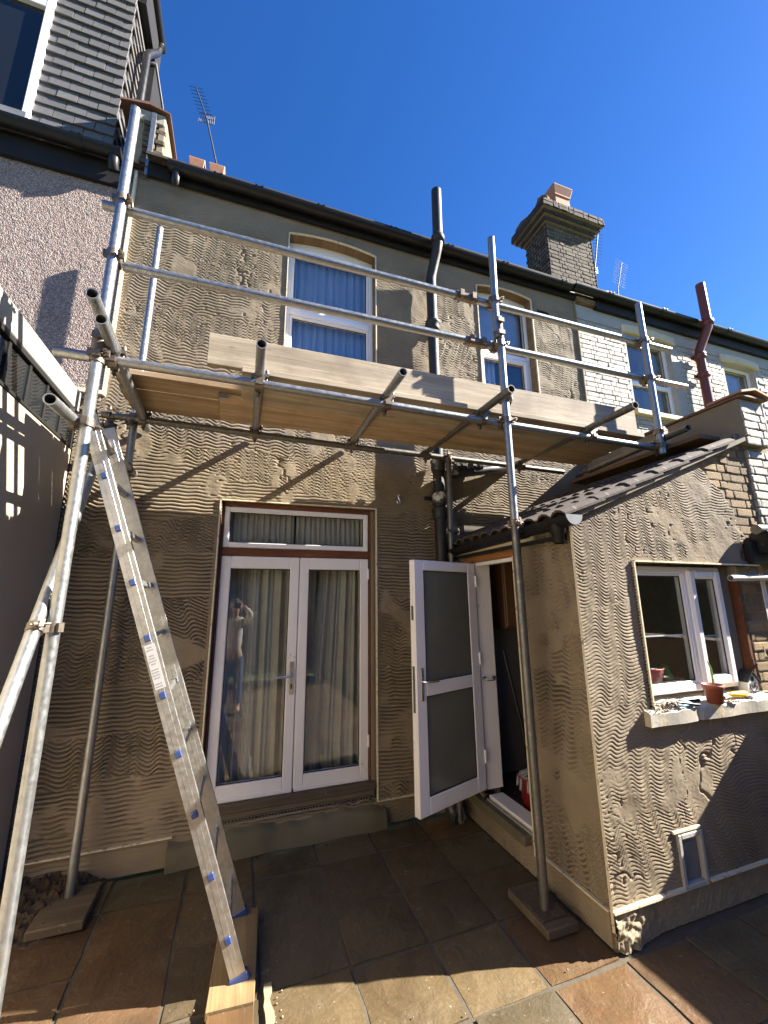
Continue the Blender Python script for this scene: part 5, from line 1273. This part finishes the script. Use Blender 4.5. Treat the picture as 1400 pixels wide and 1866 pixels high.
ws = MB().prism([(a_, b_, -.004) for a_, b_ in pl], (0, 0, .013)).build('mortar_smear', MORT, loc=(.23, 2.1, 0)); tag(ws, 'pale strip of dried mortar along the plank edge', 'mortar')

# ------------------------------------------------------------------ behind the camera: what the glass mirrors
fe = thing('back_fence', 'timber board fence at the end of the garden', 'fence', (0, -9, 0))
for k in range(60): MB().box(-6+k*.2, -5.81+k*.2, -9.4-.012*(k % 2), -9.38, 0, 1.8+.015*(k % 3)).build('board', FENCE, fe)
def tree(x, y, h, r, label, seed):
    rg = random.Random(seed); t_ = thing('garden_tree', label, 'tree', (x, y, 0), 'trees at the end of the garden')
    mb = MB().path([(x, y, 0), (x+.05, y, h*.3), (x-.08, y+.1, h*.6), (x+.1, y, h*.85)], [.16, .13, .09, .04], 8)
    for k in range(7):
        a = k*.9; z = h*(.3+.07*k); mb.path([(x, y, z), (x+math.cos(a)*r*.4, y+math.sin(a)*r*.4, z+.4), (x+math.cos(a)*r*.8, y+math.sin(a)*r*.8, z+.6)], [.06, .04, .015], 6)
    mb.build('trunk', BARK, t_)
    lf = MB(); cl = [(rg.gauss(0, r*.5), rg.gauss(0, r*.5), h*.56+rg.gauss(0, h*.17)) for _ in range(26)]
    for c in cl:
        for _ in range(90):
            p = Vector((x+c[0]+rg.gauss(0, r*.17), y+c[1]+rg.gauss(0, r*.17), c[2]+rg.gauss(0, r*.15)))
            u = Vector((rg.uniform(-1, 1), rg.uniform(-1, 1), rg.uniform(-1, 1))).normalized(); v = u.orthogonal().normalized(); s_ = rg.uniform(.05, .1)
            lf.add([p-u*s_, p+v*s_*.5, p+u*s_, p-v*s_*.5], [(0, 1, 2, 3)])
    lf.build('crown', LEAF, t_)
TL = [('broad leafy tree at the left end of the garden', -4.5, -7.6, 5.2, 2.1), ('tall leafy tree left of the middle of the garden end', -1.2, -7.9, 6.2, 2.3), ('tall leafy tree right of the middle of the garden end', 2.4, -7.4, 6.4, 2.5),
      ('round leafy tree behind the right garden wall', 6.2, -6.6, 5.4, 2.4), ('big leafy tree far to the right beyond the garden wall', 10.5, -5.8, 6.4, 2.9), ('dense leafy tree at the far right of the gardens', 15.0, -5.0, 6.2, 3.0), ('spreading tree furthest to the right', 20.0, -4.0, 6.0, 3.0)]
for i, (lb, x, y, h, r) in enumerate(TL): tree(x, y, h, r, lb, i+1)
def hedge(name, label, x0, x1, y, h, seed):
    rg = random.Random(seed); t_ = thing(name, label, 'hedge', ((x0+x1)/2, y, 0), 'added hedges for the glass reflections')
    MB().box(x0, x1, y-.35, y+.25, 0, h-.25).build('core', MAT('hedge_core', (.012, .02, .006), rough=.9), t_)
    lf = MB()
    for _ in range(int(1000*(x1-x0)/4)):
        p = Vector((rg.uniform(x0, x1), y+.3+rg.gauss(0, .12), rg.uniform(0, 1)**.8*h+rg.gauss(0, .12)))
        u = Vector((rg.uniform(-1, 1), rg.uniform(-1, 1), rg.uniform(-1, 1))).normalized(); v = u.orthogonal().normalized(); q = rg.uniform(.05, .11)
        lf.add([p-u*q, p+v*q*.5, p+u*q, p-v*q*.5], [(0, 1, 2, 3)])
    lf.build('foliage', LEAF, t_)
hedge('added_hedge', 'added leafy hedge behind the camera, hiding the sky from the doors', -6, 3.6, -5.2, 4.7, 31)  # unseen, added this tall to keep sky out of the door and fanlight reflections
hedge('added_hedge', 'added leafy hedge beyond the right wall, darkening the kitchen glass', 4.4, 24, -3.6, 3.6, 32)  # unseen, added to darken what the kitchen window mirrors

# the person taking the photograph (seen mirrored in the glazed door)
pr = thing('person', 'person in pale jumper and blue jeans holding a phone up', 'person', (-.03, -.32, 0))
def skin_body(name, mat, joints, edges, lvl=2):
    me = bpy.data.meshes.new(name); off = OFF[pr.name]
    me.from_pydata([tuple(Vector(j[:3])-off) for j in joints], edges, []); me.materials.append(mat)
    o = bpy.data.objects.new(name, me); COL.objects.link(o); o.parent = pr
    sk = o.modifiers.new('skin', 'SKIN'); sk.use_smooth_shade = True
    for v, j in zip(me.skin_vertices[0].data if me.skin_vertices else [], joints): v.radius = (j[3], j[4] if len(j) > 4 else j[3])
    if not me.skin_vertices: return o
    me.skin_vertices[0].data[0].use_root = True
    ss = o.modifiers.new('sub', 'SUBSURF'); ss.levels = ss.render_levels = lvl
    return o
def add_skin(name, mat, joints, edges):
    me = bpy.data.meshes.new(name); off = OFF[pr.name]
    me.from_pydata([tuple(Vector(j[:3])-off) for j in joints], edges, []); me.materials.append(mat)
    o = bpy.data.objects.new(name, me); COL.objects.link(o); o.parent = pr
    o.modifiers.new('skin', 'SKIN').use_smooth_shade = True
    if not me.skin_vertices: me.attributes.new('skin_radius', 'FLOAT', 'POINT') if False else None
    if me.skin_vertices:
        for v, j in zip(me.skin_vertices[0].data, joints): v.radius = (j[3], j[4] if len(j) > 4 else j[3])
        me.skin_vertices[0].data[0].use_root = True
    s_ = o.modifiers.new('sub', 'SUBSURF'); s_.levels = s_.render_levels = 2
    return o
x, y = -.03, -.32
body = [(x, y, .86, .12, .10), (x, y, 1.10, .13, .10), (x, y, 1.30, .14, .10), (x, y, 1.40, .08, .08), (x, y+.01, 1.47, .048), (x, y+.03, 1.55, .070, .078), (x, y+.02, 1.64, .075, .085), (x, y+.01, 1.69, .05),
        (x-.17, y, 1.37, .055), (x-.24, y+.10, 1.50, .045), (x-.07, y+.22, 1.64, .030),
        (x+.17, y, 1.37, .055), (x+.24, y+.10, 1.50, .045), (x+.12, y+.22, 1.64, .030),
        (x-.09, y, .80, .09), (x-.10, y+.01, .45, .062), (x-.11, y, .08, .045), (x-.12, y+.12, .04, .035),
        (x+.09, y, .80, .09), (x+.10, y+.01, .45, .062), (x+.11, y, .08, .045), (x+.12, y+.12, .04, .035)]
edg = [(0,1),(1,2),(2,3),(3,4),(4,5),(5,6),(6,7),(3,8),(8,9),(9,10),(3,11),(11,12),(12,13),(0,14),(14,15),(15,16),(16,17),(0,18),(18,19),(19,20),(20,21)]
ob = add_skin('body', SKIN, body, edg)
ob.data.materials.append(JUMP); ob.data.materials.append(JEANS)
jm = add_skin('jumper', JUMP, [(x, y, .88, .135, .115), (x, y, 1.10, .142, .112), (x, y, 1.30, .152, .112), (x, y, 1.41, .09, .09), (x-.17, y, 1.37, .068), (x-.24, y+.10, 1.50, .056), (x-.12, y+.17, 1.595, .045), (x+.17, y, 1.37, .068), (x+.24, y+.10, 1.50, .056), (x+.16, y+.17, 1.595, .045)], [(0,1),(1,2),(2,3),(3,4),(4,5),(5,6),(3,7),(7,8),(8,9)])
jn = add_skin('jeans', JEANS, [(x, y, .89, .13, .11), (x-.09, y, .78, .10), (x-.10, y+.01, .45, .074), (x-.11, y, .12, .06), (x+.09, y, .78, .10), (x+.10, y+.01, .45, .074), (x+.11, y, .12, .06)], [(0,1),(1,2),(2,3),(0,4),(4,5),(5,6)])
MB().blob((x, y-.005, 1.68), (.088, .10, .075), 14, .03).build('hair', HAIR, pr)
for s_ in (-1, 1):
    MB().blob((x+s_*.028, y+.104, 1.63), (.012, .008, .008), 8).build('eye', WHITE, pr)
    MB().blob((x+s_*.086, y+.02, 1.61), (.012, .02, .03), 8).build('ear', SKIN, pr)
    hx = x+s_*.085+.02
    for k in range(4): MB().path([(hx, y+.23, 1.63+k*.016), (hx-s_*.015, y+.262, 1.635+k*.016), (hx-s_*.04, y+.27, 1.637+k*.016)], [.009, .008, .006], 7).build('finger', SKIN, pr)
    MB().path([(hx, y+.225, 1.63), (hx-s_*.02, y+.215, 1.65), (hx-s_*.04, y+.215, 1.665)], [.010, .009, .007], 7).build('thumb', SKIN, pr)
MB().blob((x, y+.118, 1.60), (.012, .018, .02), 8).build('nose', SKIN, pr); MB().blob((x, y+.105, 1.565), (.024, .008, .007), 8).build('mouth', REDPL, pr)
ph = MB().box(-.068, .034, -.075, -.066, 1.60, 1.69).build('mobile_phone', BLACKP, loc=(-.02, -.07, 1.65), bevel=.003); tag(ph, 'black mobile phone held up in both hands', 'phone')
